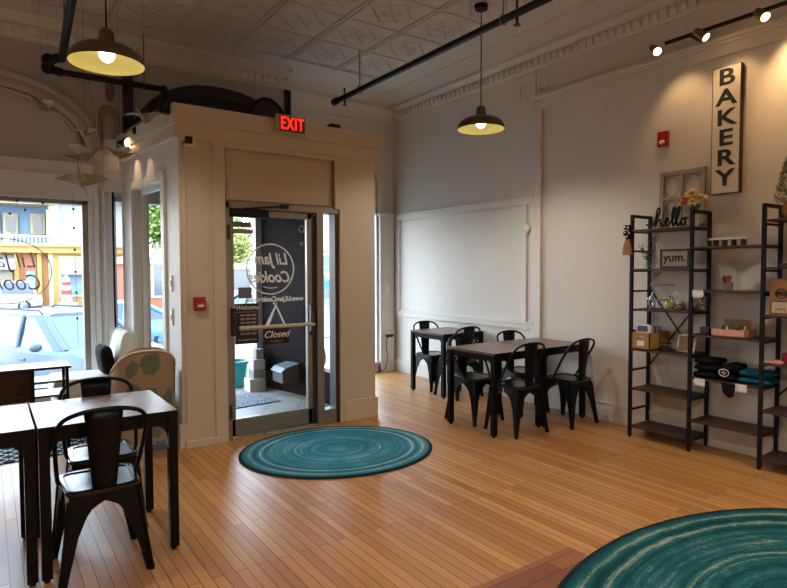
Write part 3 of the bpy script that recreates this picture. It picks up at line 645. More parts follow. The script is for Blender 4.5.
def make_chair(name, label, loc, rz, group):
    t = thing(name, label, 'chair', loc, rz, group); Z = .435
    # seat : rounded plate with rolled rim and shallow dish
    def rr(hw, hd, r, z, n=6):
        pts = []
        for (cx, cy, a0) in ((hw-r, hd-r, 0), (-hw+r, hd-r, PI/2), (-hw+r, -hd+r, PI), (hw-r, -hd+r, 3*PI/2)):
            for i in range(n+1):
                a = a0 + PI/2*i/n; x = cx+r*math.cos(a); y = cy+r*math.sin(a)
                pts.append((x*(1-.10*(hd-y)/(2*hd)), y, z))
        return pts
    m = MB(); m.loft([rr(.168, .168, .05, Z-.028), rr(.176, .176, .055, Z-.018), rr(.178, .178, .056, Z-.004), rr(.172, .172, .053, Z), rr(.15, .15, .045, Z), rr(.146, .146, .044, Z-.006), rr(.02, .02, .01, Z-.010)])
    m.build('seat', M_seatm, t, smooth=45)
    W = [(0, .16), (.09, .165), (.125, .134), (.17, .104), (.25, .077), (.45, .05), (.75, .032), (1, .02)]
    for sx in (-1, 1):
        for sy in (-1, 1):
            top = Vector((sx*(.162 if sy > 0 else .148), sy*.162, Z-.02)); foot = Vector((sx*.195, sy*(.195 if sy > 0 else .20), 0))
            m = MB()
            for fx in (0, 1):
                a = []; b = []
                for (s_, w_) in W:
                    p = top.lerp(foot, s_); q = Vector((-sx*w_, 0, 0)) if fx else Vector((0, -sy*w_, 0))
                    if s_ < .2: q *= (.148/.158 if (fx and sy < 0) else 1)
                    a.append(p); b.append(p+q)
                nrm = Vector((0, -sy*.003, 0)) if fx else Vector((-sx*.003, 0, 0))
                k = len(W)
                rows = [[tuple(a[i]), tuple(b[i]), tuple(b[i]+nrm), tuple(a[i]+nrm)] for i in range(k)]
                m.loft(rows)
                m.tube([b[i]+nrm*.5 for i in range(1, k)], .004, 6)
            m.tube([top.lerp(foot, .05), top.lerp(foot, .5), foot+Vector((0, 0, .02))], [.009, .009, .010], 8)
            lg = m.build('leg', M_black, t, smooth=40)
            MB().lathe([(.012, 0), (.013, .02), (.011, .03)], 10, (foot.x, foot.y, 0)).build('foot', M_blackm, lg)
    hp = [(-.172, .04, Z-.01), (-.180, .02, Z+.02), (-.192, -.06, Z+.16), (-.194, -.13, Z+.265), (-.172, -.172, Z+.335), (-.10, -.19, Z+.368), (0, -.195, Z+.377), (.10, -.19, Z+.368), (.172, -.172, Z+.335), (.194, -.13, Z+.265), (.192, -.06, Z+.16), (.180, .02, Z+.02), (.172, .04, Z-.01)]
    m = MB(); m.tube(smooth_path(hp, 5), .0105, 8); m.build('back_hoop', M_black, t, smooth=60)
    rows = []
    for i in range(9):
        s_ = i/8; z = Z-.015+s_*.385; y = -.165-.03*s_; hw = .050+.034*s_
        rows.append([(-hw, y+.010, z), (-hw*.55, y-.003, z), (hw*.55, y-.003, z), (hw, y+.010, z)])
    m = MB(); m.grid(rows); m.build('back_splat', M_black, t, smooth=50, solid=.004)
    return t
GC = 'black metal chairs'
ch = make_chair('metal_chair', 'black metal chair nearest the viewer, back turned, at the near side of the window table', (.434, 3.165, 0), 0, GC)
dup(ch, (.515, 3.655, 0), PI-.03, 'black metal chair facing us across the window table, next to the armchairs', GC)
dup(ch, (3.90, 3.65, 0), -.03, 'black metal chair with its back to us at the inner half of the joined tables', GC)
dup(ch, (4.52, 3.575, 0), .04, 'black metal chair with its back to us closest to the shelves', GC)
dup(ch, (3.865, 4.16, 0), PI+.05, 'black metal chair on the far side of the inner joined table', GC)
dup(ch, (4.49, 4.13, 0), PI-.04, 'black metal chair on the far side of the joined tables, by the right wall', GC)
dup(ch, (4.51, 5.59, 0), PI, 'black metal chair on the far side of the single far table, in the panelled corner', GC)
dup(ch, (4.46, 5.07, 0), 0, 'black metal chair on the near side of the single far table', GC)

# ------------------------------------------------------------------ lounge corner
t = thing('armchair', 'armchair with sea turtle print on its rounded back, next to the vestibule', 'armchair', (.995, 4.95, .0), .0)
def shell(r_out_x, r_out_y, z0, zf, n=28):
    rows = []
    for i in range(n+1):
        a = PI + PI*i/n if True else 0
        a = PI*1.0 + PI*i/n
        x = r_out_x*math.copysign(abs(math.cos(a))**.75, math.cos(a)); y = r_out_y*math.copysign(abs(math.sin(a))**.6, math.sin(a))
        rows.append((x, y, zf(i/n)))
    return rows
zf = lambda u: .62 + .225*max(0, math.sin(PI*u))**.8
o_ = shell(.24, .28, .14, zf); i_ = shell(.165, .2, .14, lambda u: zf(u)-.005)
m = MB(); rows = []
for (a, b) in zip(o_, i_):
    mid = ((a[0]+b[0])/2, (a[1]+b[1])/2, a[2]+.028)
    rows.append([(b[0], b[1], .14), (b[0], b[1], b[2]-.03), (b[0]*1.04, b[1]*1.04, b[2]), mid, (a[0]*.985, a[1]*.985, a[2]), (a[0], a[1], a[2]-.04), (a[0]*.97, a[1]*.97, .45), (a[0]*.93, a[1]*.93, .14)])
m.loft(rows); m.build('backrest', M_motif, t, smooth=60)
m = MB(); m.tube([(p[0]*.99, p[1]*.99, p[2]+.004) for p in o_], .008, 6); m.build('piping', M_piping, t, smooth=60)
m = MB(); m.box(-.18, -.2, .14, .18, .28, .34); m.build('seat_base', M_motif, t, bevel=.02)
m = MB(); m.box(-.165, -.17, .34, .165, .285, .46); m.build('seat_cushion', M_motif, t, bevel=.035)
for sx in (-1, 1):
    for y in (-.2, .2): MB().lathe([(.014, 0), (.024, .14)], 10, (sx*.16, y, 0)).build('leg', M_dark, t)
t = thing('lounge_chair', 'cream lounge chair with tall leaning back and a black pillow, by the window pilaster', 'armchair', (.76, 5.92, .011), 0)
# faces -x ; side profile extruded along y
m = MB(); m.prism([(-.30, .15), (.22, .15), (.22, .36), (-.30, .36)], -.27, .27, 'y'); m.build('seat_base', M_cream, t, bevel=.025)
m = MB(); m.prism([(-.32, .36), (.17, .36), (.17, .50), (-.29, .515), (-.32, .49)], -.26, .26, 'y'); m.build('seat_cushion', M_cream, t, bevel=.04)
bk = [(.15, .30), (.26, .30), (.31, .60), (.345, .82), (.335, .87), (.30, .895), (.255, .885), (.225, .83), (.18, .60)]
m = MB(); m.prism(bk, -.27, .27, 'y'); b_ = m.build('backrest', M_cream, t, bevel=.03)
m = MB()
for s in (-1, 1): m.tube(smooth_path([(p[0], s*.265, p[1]) for p in bk[1:]], 4), .007, 6)
m.build('piping', M_piping, t, smooth=60)
for sx in (-.26, .2):
    for y in (-.22, .22): MB().lathe([(.014, 0), (.022, .15)], 10, (sx, y, 0)).build('leg', M_dark, t)
def cushion(name, loc, d, rot, mt, label):
    m = MB(); n = 12; rows = []
    for side in (1, -1):
        for i in range(n+1):
            r = []
            for j in range(n+1):
                u, v = i/n*2-1, j/n*2-1
                th = d[2]*.5*(max(0, (1-u**4)*(1-v**4)))**.5
                k = 1-.08*(abs(u)**2*abs(v)**2*0) - .06*(1-abs(u))*abs(v)**6 - .06*(1-abs(v))*abs(u)**6
                r.append((u*d[0]/2*k, v*d[1]/2*k, side*th))
            rows.append(r)
    b0 = len(rows)//2
    m.grid(rows[:b0]); m.grid(rows[b0:])
    o = m.build(name, mt, smooth=70, loc=loc); o.rotation_euler = rot; return tag(o, label, 'pillow')
cushion('throw_pillow', (.865, 5.80, .655), (.28, .30, .12), (0, PI/2-.15, .05), M_pillow, 'black throw pillow leaning on the back of the cream lounge chair')
t = thing('console_table', 'dark wood console table below the shop window, left of the lounge chair', 'console table', (0, 5.33, .011))
m = MB(); m.box(-.75, -.16, .685, .53, .16, .705); m.build('top', M_console, t, bevel=.003)
m = MB(); m.box(-.72, -.15, .45, .27, .14, .68); m.build('panel', M_console, t, bevel=.003)
for zz in (.58, .47): MB().box(.27, -.145, zz, .505, .14, zz+.016).build('shelf', M_console, t)
for (x, y) in ((-.72, -.14), (-.72, .12), (.50, -.14), (.50, .12), (.27, -.14), (.27, .12)): MB().box(x-.012, y-.012, 0, x+.012, y+.012, .685).build('leg', M_black, t)

# ------------------------------------------------------------------ half round fan ornament on the vestibule roof
t = thing('half_round_ornament', 'black half round iron fan ornament on top of the vestibule behind the exit sign', 'ornament', (2.19, 5.2, 2.70))
m = MB(); m.prism(arc(0, 0, .235, .37, 0, PI, 28)+arc(0, 0, .205, .335, PI, 0, 28), -.02, .02, 'y'); m.box(-.235, -.02, 0, .235, .02, .03); m.build('rim', M_blackm, t)
m = MB()
for i in range(1, 12):
    a = PI*i/12; m.tube([(0, 0, .02), (.21*math.cos(a), 0, .34*math.sin(a))], .006, 5)
for r in (.4, .7): m.tube([(p[0], 0, p[1]) for p in arc(0, 0, .22*r, .35*r, 0, PI, 20)], .007, 5)
m.build('spokes', M_blackm, t)
MB().prism(arc(0, 0, .21, .34, 0, PI, 28), -.004, .004, 'y').build('backing', mat('smoked_iron', '#25262a', .5, nscale=30, namt=.4), t)
tag(MB().box(-.05, -.04, 0, .05, .04, .03).build('junction_box', M_blackm, loc=(2.70, YF+.0, 2.785)), 'little black box on the vestibule roof edge right of the exit sign', 'junction box')

# ------------------------------------------------------------------ origami cranes
def crane(loc, rz, s, label, wing=.3, tilt=0, head=1, ztop=ZC+.004):
    t = thing('origami_crane', label, 'paper crane', loc, rz, 'hanging origami cranes')
    m = MB(); B = [(0, .055, .045), (-.085, 0, .01), (0, -.055, .045), (.085, 0, .01), (0, 0, -.06), (0, 0, .075)]
    f = [(0, 1, 4), (1, 2, 4), (2, 3, 4), (3, 0, 4), (0, 5, 1), (1, 5, 2), (2, 5, 3), (3, 5, 0)]
    m._add([(x*s, y*s, z*s) for x, y, z in B], f); b = m.build('body', M_orig, t); b.rotation_euler = (0, tilt, 0)
    for sy in (-1, 1):
        m = MB(); w = [(-.08, sy*.02, .03), (.08, sy*.02, .03), (.055, sy*(.05+wing*.45), .075), (.0, sy*(.06+wing), .02+.03*head), (-.05, sy*(.05+wing*.4), .06)]
        m._add([(x*s, y*s, z*s) for x, y, z in w], [(0, 1, 2, 4), (4, 2, 3)]); o = m.build('wing', M_orig, t, solid=.002); o.rotation_euler = (0, tilt, 0)
    m = MB(); m.loft([[(.05*s, -.018*s, -.03*s), (.05*s, .018*s, -.03*s), (.07*s, 0, .035*s)], [(.15*s, -.007*s, .05*s), (.15*s, .007*s, .05*s), (.155*s, 0, .07*s)], [(.175*s, -.005*s, .06*s), (.175*s, .005*s, .06*s), (.18*s, 0, .075*s)], [(.22*s, -.001, .03*s), (.22*s, .001, .03*s), (.22*s, 0, .036*s)]]); o = m.build('neck', M_orig, t); o.rotation_euler = (0, tilt, 0)
    m = MB(); m.loft([[(-.05*s, -.018*s, -.03*s), (-.05*s, .018*s, -.03*s), (-.07*s, 0, .035*s)], [(-.22*s, -.001, .06*s), (-.22*s, .001, .06*s), (-.225*s, 0, .066*s)]]); o = m.build('tail', M_orig, t); o.rotation_euler = (0, tilt, 0)
    MB().tube([(0, 0, .06*s), (0, 0, ztop-loc[2])], .0009, 4).build('thread', mat('thread', '#6b655e', .7), t)
crane((.41, 5.6, 2.80), .3, .62, 'origami crane hung highest on the left, against the big arch', .20, .5)
crane((.74, 5.75, 2.66), .9, .5, 'small origami crane with narrow wings next to the dark window arch edge', .2, .2)
crane((.70, 5.45, 2.40), -.5, .8, 'origami crane with long outstretched wing in the middle of the flock', .36, -.2)
crane((.93, 5.25, 2.41), .1, .66, 'origami crane nearest the vestibule side wall, wing overlapping its neighbour', .30, .15)
crane((.64, 5.25, 2.17), 1.1, .72, 'origami crane hanging lowest, dipping in front of the window beam', .24, .9)
crane((1.02, 4.75, 2.61), .9, .66, 'origami crane gliding in front of the small track light', .22, .1)

# bead string and lettering on the big window
m = MB(); m.tube([(.70, YU-.04, 2.2), (.715, YU-.045, .75)], .0016, 5)
m.cur = 1
for z in (2.05, 1.87, 1.66, 1.45, 1.25, 1.0): m.ball((.70+.01*(2.1-z), YU-.045, z), .012, 8, 6)
tag(m.build('bead_string', [M_blackm, M_blackm]), 'thin black string of beads hanging at the right side of the big shop window', 'bead string')
m = MB(); m.tube(smooth_path([(.04, YU-.04, 2.145), (.2, YU-.05, 2.11), (.33, YU-.05, 2.0), (.46, YU-.04, 2.145)], 6), .0014, 5); m.cur = 1
for (x, z) in ((.25, 2.1), (.45, 2.09), (.19, 1.98), (.31, 2.02)): m.ball((x, YU-.05, z), .012, 8, 6)
tag(m.build('bead_string', [MATS['thread'], M_blackm]), 'slack bead string across the top of the big shop window', 'bead string')
t = thing('window_lettering', 'round lettered logo on the big shop window, seen from behind', 'window lettering', (.155, YU+.047, 1.455))
M_grey = mat('grey_vinyl_letter', '#7f8b91', .6)
m = MB(); m.tube([(.36*math.cos(q*PI/36), 0, .30*math.sin(q*PI/36)) for q in range(73)], .005, 5, cap=False); m.build('logo_ring', M_grey, t)
text('logo_lettering', 'Lil Jam', M_grey, t, (.02, 0, .10), .21, (PI/2, 0, 0), .0015, -.001, -.80, .25)
text('logo_lettering', 'Cookies', M_grey, t, (.0, 0, -.11), .21, (PI/2, 0, 0), .0015, -.001, -.80, .25)

# ------------------------------------------------------------------ shelving
SX0, SX1 = 4.57, 4.84; FY = [2.945, 2.425, 1.905, 1.385]
t = thing('shelving_unit', 'black metal shelving unit with dark wood shelves against the right wall', 'shelving unit', (0, 0, 0))
pw = .0125
for i, y in enumerate(FY):
    m = MB()
    for x in (SX0, SX1): m.box(x-pw, y-pw, .012, x+pw, y+pw, 1.925)
    m.box(SX0, y-pw, 1.90, SX1, y+pw, 1.925)
    for z in (.09, .245, .42, .59, .765, .93, 1.11, 1.275, 1.45, 1.62, 1.785): m.box(SX0, y-.008, z-.016, SX1, y+.008, z)
    f = m.build('ladder_frame', M_blackm, t)
    m = MB()
    for x in (SX0, SX1): m.lathe([(.013, 0), (.013, .008), (.006, .014)], 10, (x, y, 0))
    m.build('foot', M_black, f)
ZL = (.103, .431, .773, 1.118, 1.462, 1.795); ZM = (.257, .60, .943, 1.29, 1.632); ZR = (.093, .434, .78, 1.125, 1.469, 1.81)
for (a, b, zs) in ((0, 1, ZL), (1, 2, ZM), (2, 3, ZR)):
    for z in zs: MB().box(SX0-.012, FY[b]+pw*.2, z-.016, SX1+.012, FY[a]-pw*.2, z).build('shelf_board', M_shelfw, t, bevel=.002)
m = MB(); m.tube([(SX1+.004, FY[0], 1.29), (SX1+.004, FY[1], .60)], .006, 6); m.build('cross_brace', M_blackm, t)
m = MB(); m.tube([(SX1+.016, FY[0], .60), (SX1+.016, FY[1], 1.29)], .006, 6); m.build('cross_brace', M_blackm, t)
m = MB(); m.tube([(SX1+.004, FY[2], .50), (SX1+.004, FY[3], 1.1)], .006, 6); m.build('cross_brace', M_blackm, t)
# items : bay nearest the tables
t = thing('old_window_frame', 'weathered old window frame leaning on the wall on the top shelf', 'window frame', (4.835, 2.665, 1.796)); 
m = MB(); hw = .195; H = .50; lean = Matrix.Rotation(.04, 4, 'Y'); m.M = lean
for (y0, y1, z0, z1) in ((-hw, -hw+.035, 0, H), (hw-.035, hw, 0, H), (-hw, hw, 0, .04), (-hw, hw, H-.035, H), (-.011, .011, 0, H), (-hw, hw, .255, .275)): m.box(-.011, y0, z0, .011, y1, z1)
m.build('frame', M_greyw, t)
m = MB(); m.M = lean
for s in (-1, 1):
    for zc in (.15, .37):
        m.tube([(0, s*.09+.06*math.cos(q*PI/10), zc+.085*math.sin(q*PI/10)) for q in range(21)], .004, 5, cap=False)
m.build('pane_scroll', M_greyw, t)
def polytube(name, pts, r, mt, par, n=5): m = MB(); m.tube(smooth_path(pts, n), r, 6); return m.build(name, mt, par, smooth=60)
t = thing('script_word_sign', 'black cut out script word sign hello standing on the top shelf', 'word sign', (4.595, 2.83, 1.803))
wd = [(0, .03), (.05, .02), (.10, .10), (.125, .19), (.105, .205), (.09, .10), (.085, .0), (.10, .06), (.125, .08), (.135, .03), (.15, .0), (.18, .03), (.205, .075), (.185, .085), (.175, .03), (.195, .0), (.23, .06), (.265, .18), (.25, .20), (.235, .10), (.245, .0), (.275, .06), (.305, .18), (.29, .20), (.275, .10), (.285, .0), (.305, .02), (.325, .07), (.35, .055), (.345, .01), (.32, .005), (.325, .07), (.38, .075)]
polytube('lettering', [(0, -a*.95, z*.72+.008) for a, z in wd], .008, M_blackm, t)
def tuft(mb, c, n, h, sp, w=.006):
    for i in range(n):
        a = random.random()*2*PI; s = sp*random.random(); hh = h*(.6+.4*random.random())
        p0 = Vector(c)+Vector((math.cos(a)*s*.3, math.sin(a)*s*.3, 0)); p1 = Vector(c)+Vector((math.cos(a)*s, math.sin(a)*s, hh))
        k = Vector((-math.sin(a), math.cos(a), 0))*w
        mb._add([p0-k, p0+k, p0.lerp(p1, .6)+k*.9+Vector((0, 0, .01)), p1, p0.lerp(p1, .6)-k*.9+Vector((0, 0, .01))], [(0, 1, 2, 3, 4)])
t = thing('potted_plant', 'small grassy plant in a pale square pot before the old window frame', 'potted plant', (4.70, 2.64, 1.796))
MB().lathe([(.03, 0), (.036, .07), (.031, .07), (.029, .055), (0, .055)], 4).build('pot', M_whitep, t, bevel=.003); m = MB(); tuft(m, (0, 0, .05), 50, .09, .05); m.build('foliage', M_leaf, t)
t = thing('flower_vase', 'white jug of peach and cream flowers on the top shelf', 'vase of flowers', (4.69, 2.485, 1.796))
m = MB(); m.lathe([(.03, 0), (.042, .02), (.047, .06), (.034, .10), (.036, .125), (.031, .125), (.028, .1), (0, .08)], 20); m.tube(smooth_path([(0, .035, .11), (0, .075, .1), (0, .07, .05), (0, .043, .04)]), .006, 6); m.build('jug', M_cream, t, smooth=50)
fl = [mat('petal_cream', '#f0d9a0', .7), mat('petal_peach', '#e8a37c', .7), mat('petal_rose', '#c4566a', .7), mat('flower_heart', '#e3ad3b', .8)]
for (c, r, k) in ((tuple(q*1.2 for q in c_), r_*1.3, k_) for (c_, r_, k_) in (((-.02, 0, .22), .055, 0), ((0, .055, .19), .045, 1), ((.01, -.05, .19), .045, 0), ((.03, .02, .20), .045, 1), ((-.04, .03, .165), .035, 2), ((-.045, -.02, .165), .04, 0), ((.0, .08, .15), .035, 0))):
    m = MB(); ax = Vector((c[0]*2-.5, c[1]*3, .8)).normalized(); u = ax.orthogonal().normalized(); w_ = ax.cross(u); C0 = Vector(c)
    for ring, (rr_, up_) in enumerate(((1, .1), (.75, .35), (.45, .5))):
        for i in range(12):
            a = 2*PI*(i+.5*ring)/12; d_ = u*math.cos(a)+w_*math.sin(a); q = ax.cross(d_)
            m._add([C0, C0+d_*r*rr_*.6+q*r*.2+ax*r*up_*.5, C0+d_*r*rr_+ax*r*up_, C0+d_*r*rr_*.6-q*r*.2+ax*r*up_*.5], [(0, 1, 2, 3)])
    h_ = m.build('flower', fl[k], t); MB().ball(C0+ax*r*.2, r*.22, 8, 6).build('flower_heart', fl[3], h_)
m = MB(); tuft(m, (0, 0, .11), 24, .09, .09, .009); m.build('foliage', M_leaf, t)
# tassel swag on the left post
t = thing('towel_swag', 'tan cloth swag with black spotted bow hung on the shelf corner post', 'cloth swag', (4.553, 2.975, 1.60))
m = MB(); m.loft([[(-.012, -.045, -.02), (.012, -.045, -.02), (.012, .045, -.02), (-.012, .045, -.02)], [(-.014, -.035, .05), (.014, -.035, .05), (.014, .04, .05), (-.014, .04, .05)], [(-.01, -.012, .13), (.01, -.012, .13), (.01, .014, .13), (-.01, .014, .13)]]); m.build('cloth', mat('tan_cloth', '#a0774d', .9, nscale=25), t, bevel=.006)
m = MB(); m.cur = 0
for (y, z, r) in ((.0, .13, .022), (-.02, .165, .026), (.022, .17, .024), (-.012, .215, .026), (.02, .22, .022)): m.ball((0, y, z), (.016, r, r), 10, 8)
m.cur = 1
for (y, z) in ((-.02, .17), (.02, .175), (-.01, .215), (.0, .14), (.02, .222)): m.ball((-.015, y, z), .008, 6, 5)
m.build('bow', [M_pillow, M_paper], t, smooth=60)
t = thing('potted_plant', 'leafy sage green sprig in a small bottle beside the yum sign', 'potted plant', (4.66, 2.855, 1.463))
MB().lathe([(.022, 0), (.026, .01), (.026, .035), (.014, .05), (.013, .065), (.011, .065), (.011, .045), (0, .04)], 14).build('bottle', M_jar, t, smooth=50)
m = MB(); m.tube(smooth_path([(0, 0, .01), (.0, .0, .12), (0, -.02, .24)]), .003, 5); m.tube([(0, 0, .08), (0, .05, .2)], .002, 5); m.tube([(0, 0, .1), (0, -.05, .17)], .002, 5); m.build('stem', M_leaf, t)
m = MB()
for i in range(70):
    s_ = random.random(); br_ = random.choice(((0, -.04, .27), (0, .07, .22), (0, -.08, .18))); p = Vector((0, 0, .07)).lerp(Vector(br_), s_); a = random.random()*2*PI; d_ = Vector((math.cos(a), math.sin(a), .3)).normalized()*.046; q = d_.cross(Vector((0, 0, 1)))*.28
    m._add([p, p+d_*.5+q, p+d_, p+d_*.5-q], [(0, 1, 2, 3)])
m.build('foliage', M_leaf, t)
t = thing('framed_sign', 'dark framed yum. sign on the second shelf from the top', 'sign', (4.64, 2.60, 1.463), PI/2)
m = MB(); 
for (x0, x1, z0, z1) in ((-.125, .125, 0, .018), (-.125, .125, .142, .16), (-.125, -.107, 0, .16), (.107, .125, 0, .16)): m.box(x0, -.012, z0, x1, .012, z1)
m.build('frame', mat('walnut', '#3e2619', .5, nscale=20), t); MB().box(-.11, -.004, .015, .11, .008, .145).build('board', mat('putty_board', '#9f948a', .7), t)
R_ = -PI/2
text('lettering', 'yum.', M_blackm, t, (0.0, .0095, .088), .10, (PI/2, 0, PI), .001, .001)
t['label'] = 'dark framed yum. sign on the second shelf from the top'
t = thing('tiered_stand', 'thin wire two tier stand with wooden trays on the middle shelf', 'tiered stand', (4.70, 2.76, 1.119))
m = MB()
for z in (.07, .20): m = MB(); m.lathe([(.0, z), (.10, z), (.103, z+.012), (.0, z+.012)], 20, (0, 0 if z < .1 else -.02, 0), .6, 1); m.build('tray', M_greyw, t, smooth=40)
m = MB(); m.tube(smooth_path([(0, .09, 0), (0, .10, .07), (0, .06, .15), (0, .09, .2), (0, .05, .27), (0, .0, .3)]), .003, 5); m.tube([(0, -.09, .0), (0, -.09, .07)], .003, 5); m.tube([(-.05, 0, 0), (-.05, 0, .07)], .003, 5); m.tube([(0, .09+.03*math.cos(a*PI/8), .06+.04*math.sin(a*PI/8)) for a in range(17)], .003, 5, cap=False); m.build('wire_frame', M_chrome, t)
M_lemon = mat('lemon_yellow', '#c9b85a', .5, nscale=20)
def jar(y, label, fill, h=.085, r=.04, x=4.62, z=1.119):
    t = thing('glass_jar', label, 'jar', (x, y, z), 0, 'glass jars on the middle shelf')
    MB().lathe([(r*.9, 0), (r, .008), (r, h*.75), (r*.7, h), (r*.6, h)], 18).build('glass', M_jar, t, smooth=40)
    MB().lathe([(r*.72, h), (r*.72, h+.008), (r*.2, h+.014), (r*.2, h+.024), (0, h+.026)], 14).build('lid', M_chrome, t, smooth=40)
    m = MB()
    for k in range(10): m.ball((r*.5*math.cos(k*2.4), r*.5*math.sin(k*2.4), .018+h*.055*k), .017, 8, 6)
    m.build('contents', fill, t, smooth=60)
jar(2.625, 'glass jar of yellow candies on the middle shelf', M_lemon, .10, .046)
jar(2.535, 'glass jar of brown mixed treats right of the yellow jar', mat('mixed_treats', '#85734a', .6, nscale=40, namt=.5), .06, .05)
jar(2.372, 'glass jar with green sprigs just behind the second post', M_leaf, .07, .04)
tag(MB().box(0, -.022, 0, .002, .022, .03).build('price_card', M_paper, loc=(4.66, 2.60, 1.245)), 'tiny white label card standing above the yellow jar', 'price card')
bpy.data.objects['price_card'].location.z = 1.119+.126
def card(y, z, label, w=.042, h=.055):
    return tag(MB().box(-.0015, -w, -h, .0015, w, 0).build('price_card', M_paper, loc=(4.5565, y, z)), label, 'price card', 'price cards')
card(2.365, 1.292, 'white price card on the shelf edge beside the middle upright')
card(2.34, .600, 'white price card under the black shirts'); card(2.035, .602, 'white price card under the teal shirts')
t = thing('wooden_box', 'pale wooden box with cut out handle holding cards', 'box', (4.70, 2.845, .774))
w_, hh, dp = .085, .145, .145
m = MB(); m.box(-dp, -w_, 0, dp, w_, .008); m.box(-dp, -w_, 0, dp, -w_+.009, hh); m.box(-dp, w_-.009, 0, dp, w_, hh); m.box(dp-.009, -w_, 0, dp, w_, hh)
m.box(-dp, -w_, 0, -dp+.009, w_, .085); m.box(-dp, -w_, .115, -dp+.009, w_, hh); m.box(-dp, -w_, .08, -dp+.009, -.04, .12); m.box(-dp, .04, .08, -dp+.009, w_, .12); m.build('body', M_boxw, t)
MB().box(-dp-.002, -.035, .03, -dp, .03, .075).build('label_card', M_paper, t)
cm = [M_paper, mat('card_blue', '#45607f', .6), mat('card_grey', '#7d8590', .6), mat('card_sand', '#b9a48e', .6)]
for i, (x, k, h_) in enumerate(((-.11, 0, .215), (-.085, 0, .205), (-.05, 3, .19), (-.015, 2, .19), (.03, 3, .18), (.07, 2, .19))):
    o = MB().box(-.002, -.06, 0, .002, .065, h_-.01).build('greeting_card', cm[k], loc=(4.70+x, 2.845, .784)); tag(o, ['front white card with a blue print in the wooden box', 'second white card in the wooden box, just behind the blue printed one', 'sandy card in the wooden box, right behind the white ones', 'grey card near the middle of the wooden box', 'shorter sandy card toward the back of the wooden box', 'rearmost grey card in the wooden box'][i], 'card', 'cards in the wooden box')
    if i == 0: MB().box(-.003, -.045, .14, -.002, .05, .19).build('print', cm[1], o)
t = thing('wire_basket', 'small dark wire basket on the shelf between wooden box and picture frame', 'basket', (4.63, 2.665, .774))
m = MB()
for z in (.0, .03, .065): m.tube([(.035*math.cos(a*PI/8), .045*math.sin(a*PI/8), z+.004) for a in range(17)], .003, 5, cap=False)
for a in range(8): m.tube([(.035*math.cos(a*PI/4), .045*math.sin(a*PI/4), .004), (.035*math.cos(a*PI/4), .045*math.sin(a*PI/4), .069)], .0025, 5)
m.build('wires', M_black, t); MB().lathe([(.03, .004), (.03, .04), (0, .045)], 14, (0, 0, 0), 1, 1.25).build('filling', mat('dark_fill', '#3c2a20', .8), t)
t = thing('picture_frame', 'thin framed picture leaning on the shelf right of the wire basket', 'picture frame', (4.68, 2.525, .7765))
m = MB(); m.M = Matrix.Rotation(.28, 4, 'Y')
for (y0, y1, z0, z1) in ((-.075, -.063, 0, .145), (.063, .075, 0, .145), (-.075, .075, 0, .012), (-.075, .075, .133, .145)): m.box(-.006, y0, z0, .006, y1, z1)
m.build('frame', mat('bright_frame', '#d9cfbd', .3), t); m = MB(); m.M = Matrix.Rotation(.28, 4, 'Y'); m.box(-.002, -.07, .006, .003, .07, .14); m.build('picture', mat('picture_sepia', '#8d7157', .6, nscale=18, namt=.35), t)
# middle bay
t = thing('riser_tray', 'long white wooden tray on short legs on the upper shelf of the middle bay', 'tray', (4.62, 2.165, 1.633))
MB().prism([(-.135, .045), (.135, .045), (.125, .06), (-.13, .062)], -.05, .05, 'x').build('top', mat('white_wash', '#d5cabb', .6, nscale=14), t)
for y in (-.1, -.03, .035, .1): MB().box(-.03, y-.008, 0, .03, y+.008, .045).build('leg', mat('walnut', '#3e2619'), t)
t = thing('potted_succulent', 'red pink succulent in a round grey pot on the middle bay shelf', 'potted plant', (4.64, 2.185, 1.291))
MB().lathe([(.032, 0), (.037, .01), (.039, .062), (.034, .062), (.033, .05), (0, .05)], 20).build('pot', mat('concrete', '#7d7672', .8, nscale=20), t, smooth=40)
m = MB(); tuft(m, (0, 0, .05), 40, .075, .055, .007); m.build('foliage', mat('pink_leaf', '#a8475a', .6, nscale=20, namt=.3), t)
t = thing('display_box', 'open pink display box of small bottles and jewellery', 'box', (4.65, 2.14, .944))
m = MB(); m.box(-.085, -.125, 0, .1, .125, .006); m.box(-.085, -.125, 0, -.079, .125, .055); m.box(.094, -.125, 0, .1, .125, .055); m.box(-.085, -.125, 0, .1, -.119, .055); m.box(-.085, .119, 0, .1, .125, .055); m.build('body', M_pink, t)
MB().box(.085, -.09, .05, .09, .11, .125).build('backing_card', mat('gold_card', '#8d7450', .5), t)
for i in range(9):
    c = (random.uniform(-.06, .07), -.10+.2*i/8, .006)
    o = MB().lathe([(.011, 0), (.011, .045), (.005, .055), (.005, .07), (0, .07)], 8).build('tiny_bottle', [M_chrome, M_whitep, M_jar, M_aludark][i % 4], loc=(4.65+c[0], 2.14+c[1], .952), smooth=40)
    tag(o, 'tiny bottle standing in the open pink display box', 'bottle', 'tiny bottles in the pink box')
t = thing('small_cup', 'small dark patterned cup left of the pink display box', 'cup', (4.60, 2.33, .944))
MB().lathe([(.022, 0), (.03, .012), (.034, .06), (.03, .06), (.026, .014), (0, .012)], 16).build('bowl', mat('cup_grey', '#3c4147', .4, nscale=60, namt=.8), t, smooth=40)
m = MB(); m.tube([(0, -.033-.016*math.sin(a*PI/6), .035+.016*math.cos(a*PI/6)) for a in range(7)], .004, 5); m.build('handle', M_black, t)
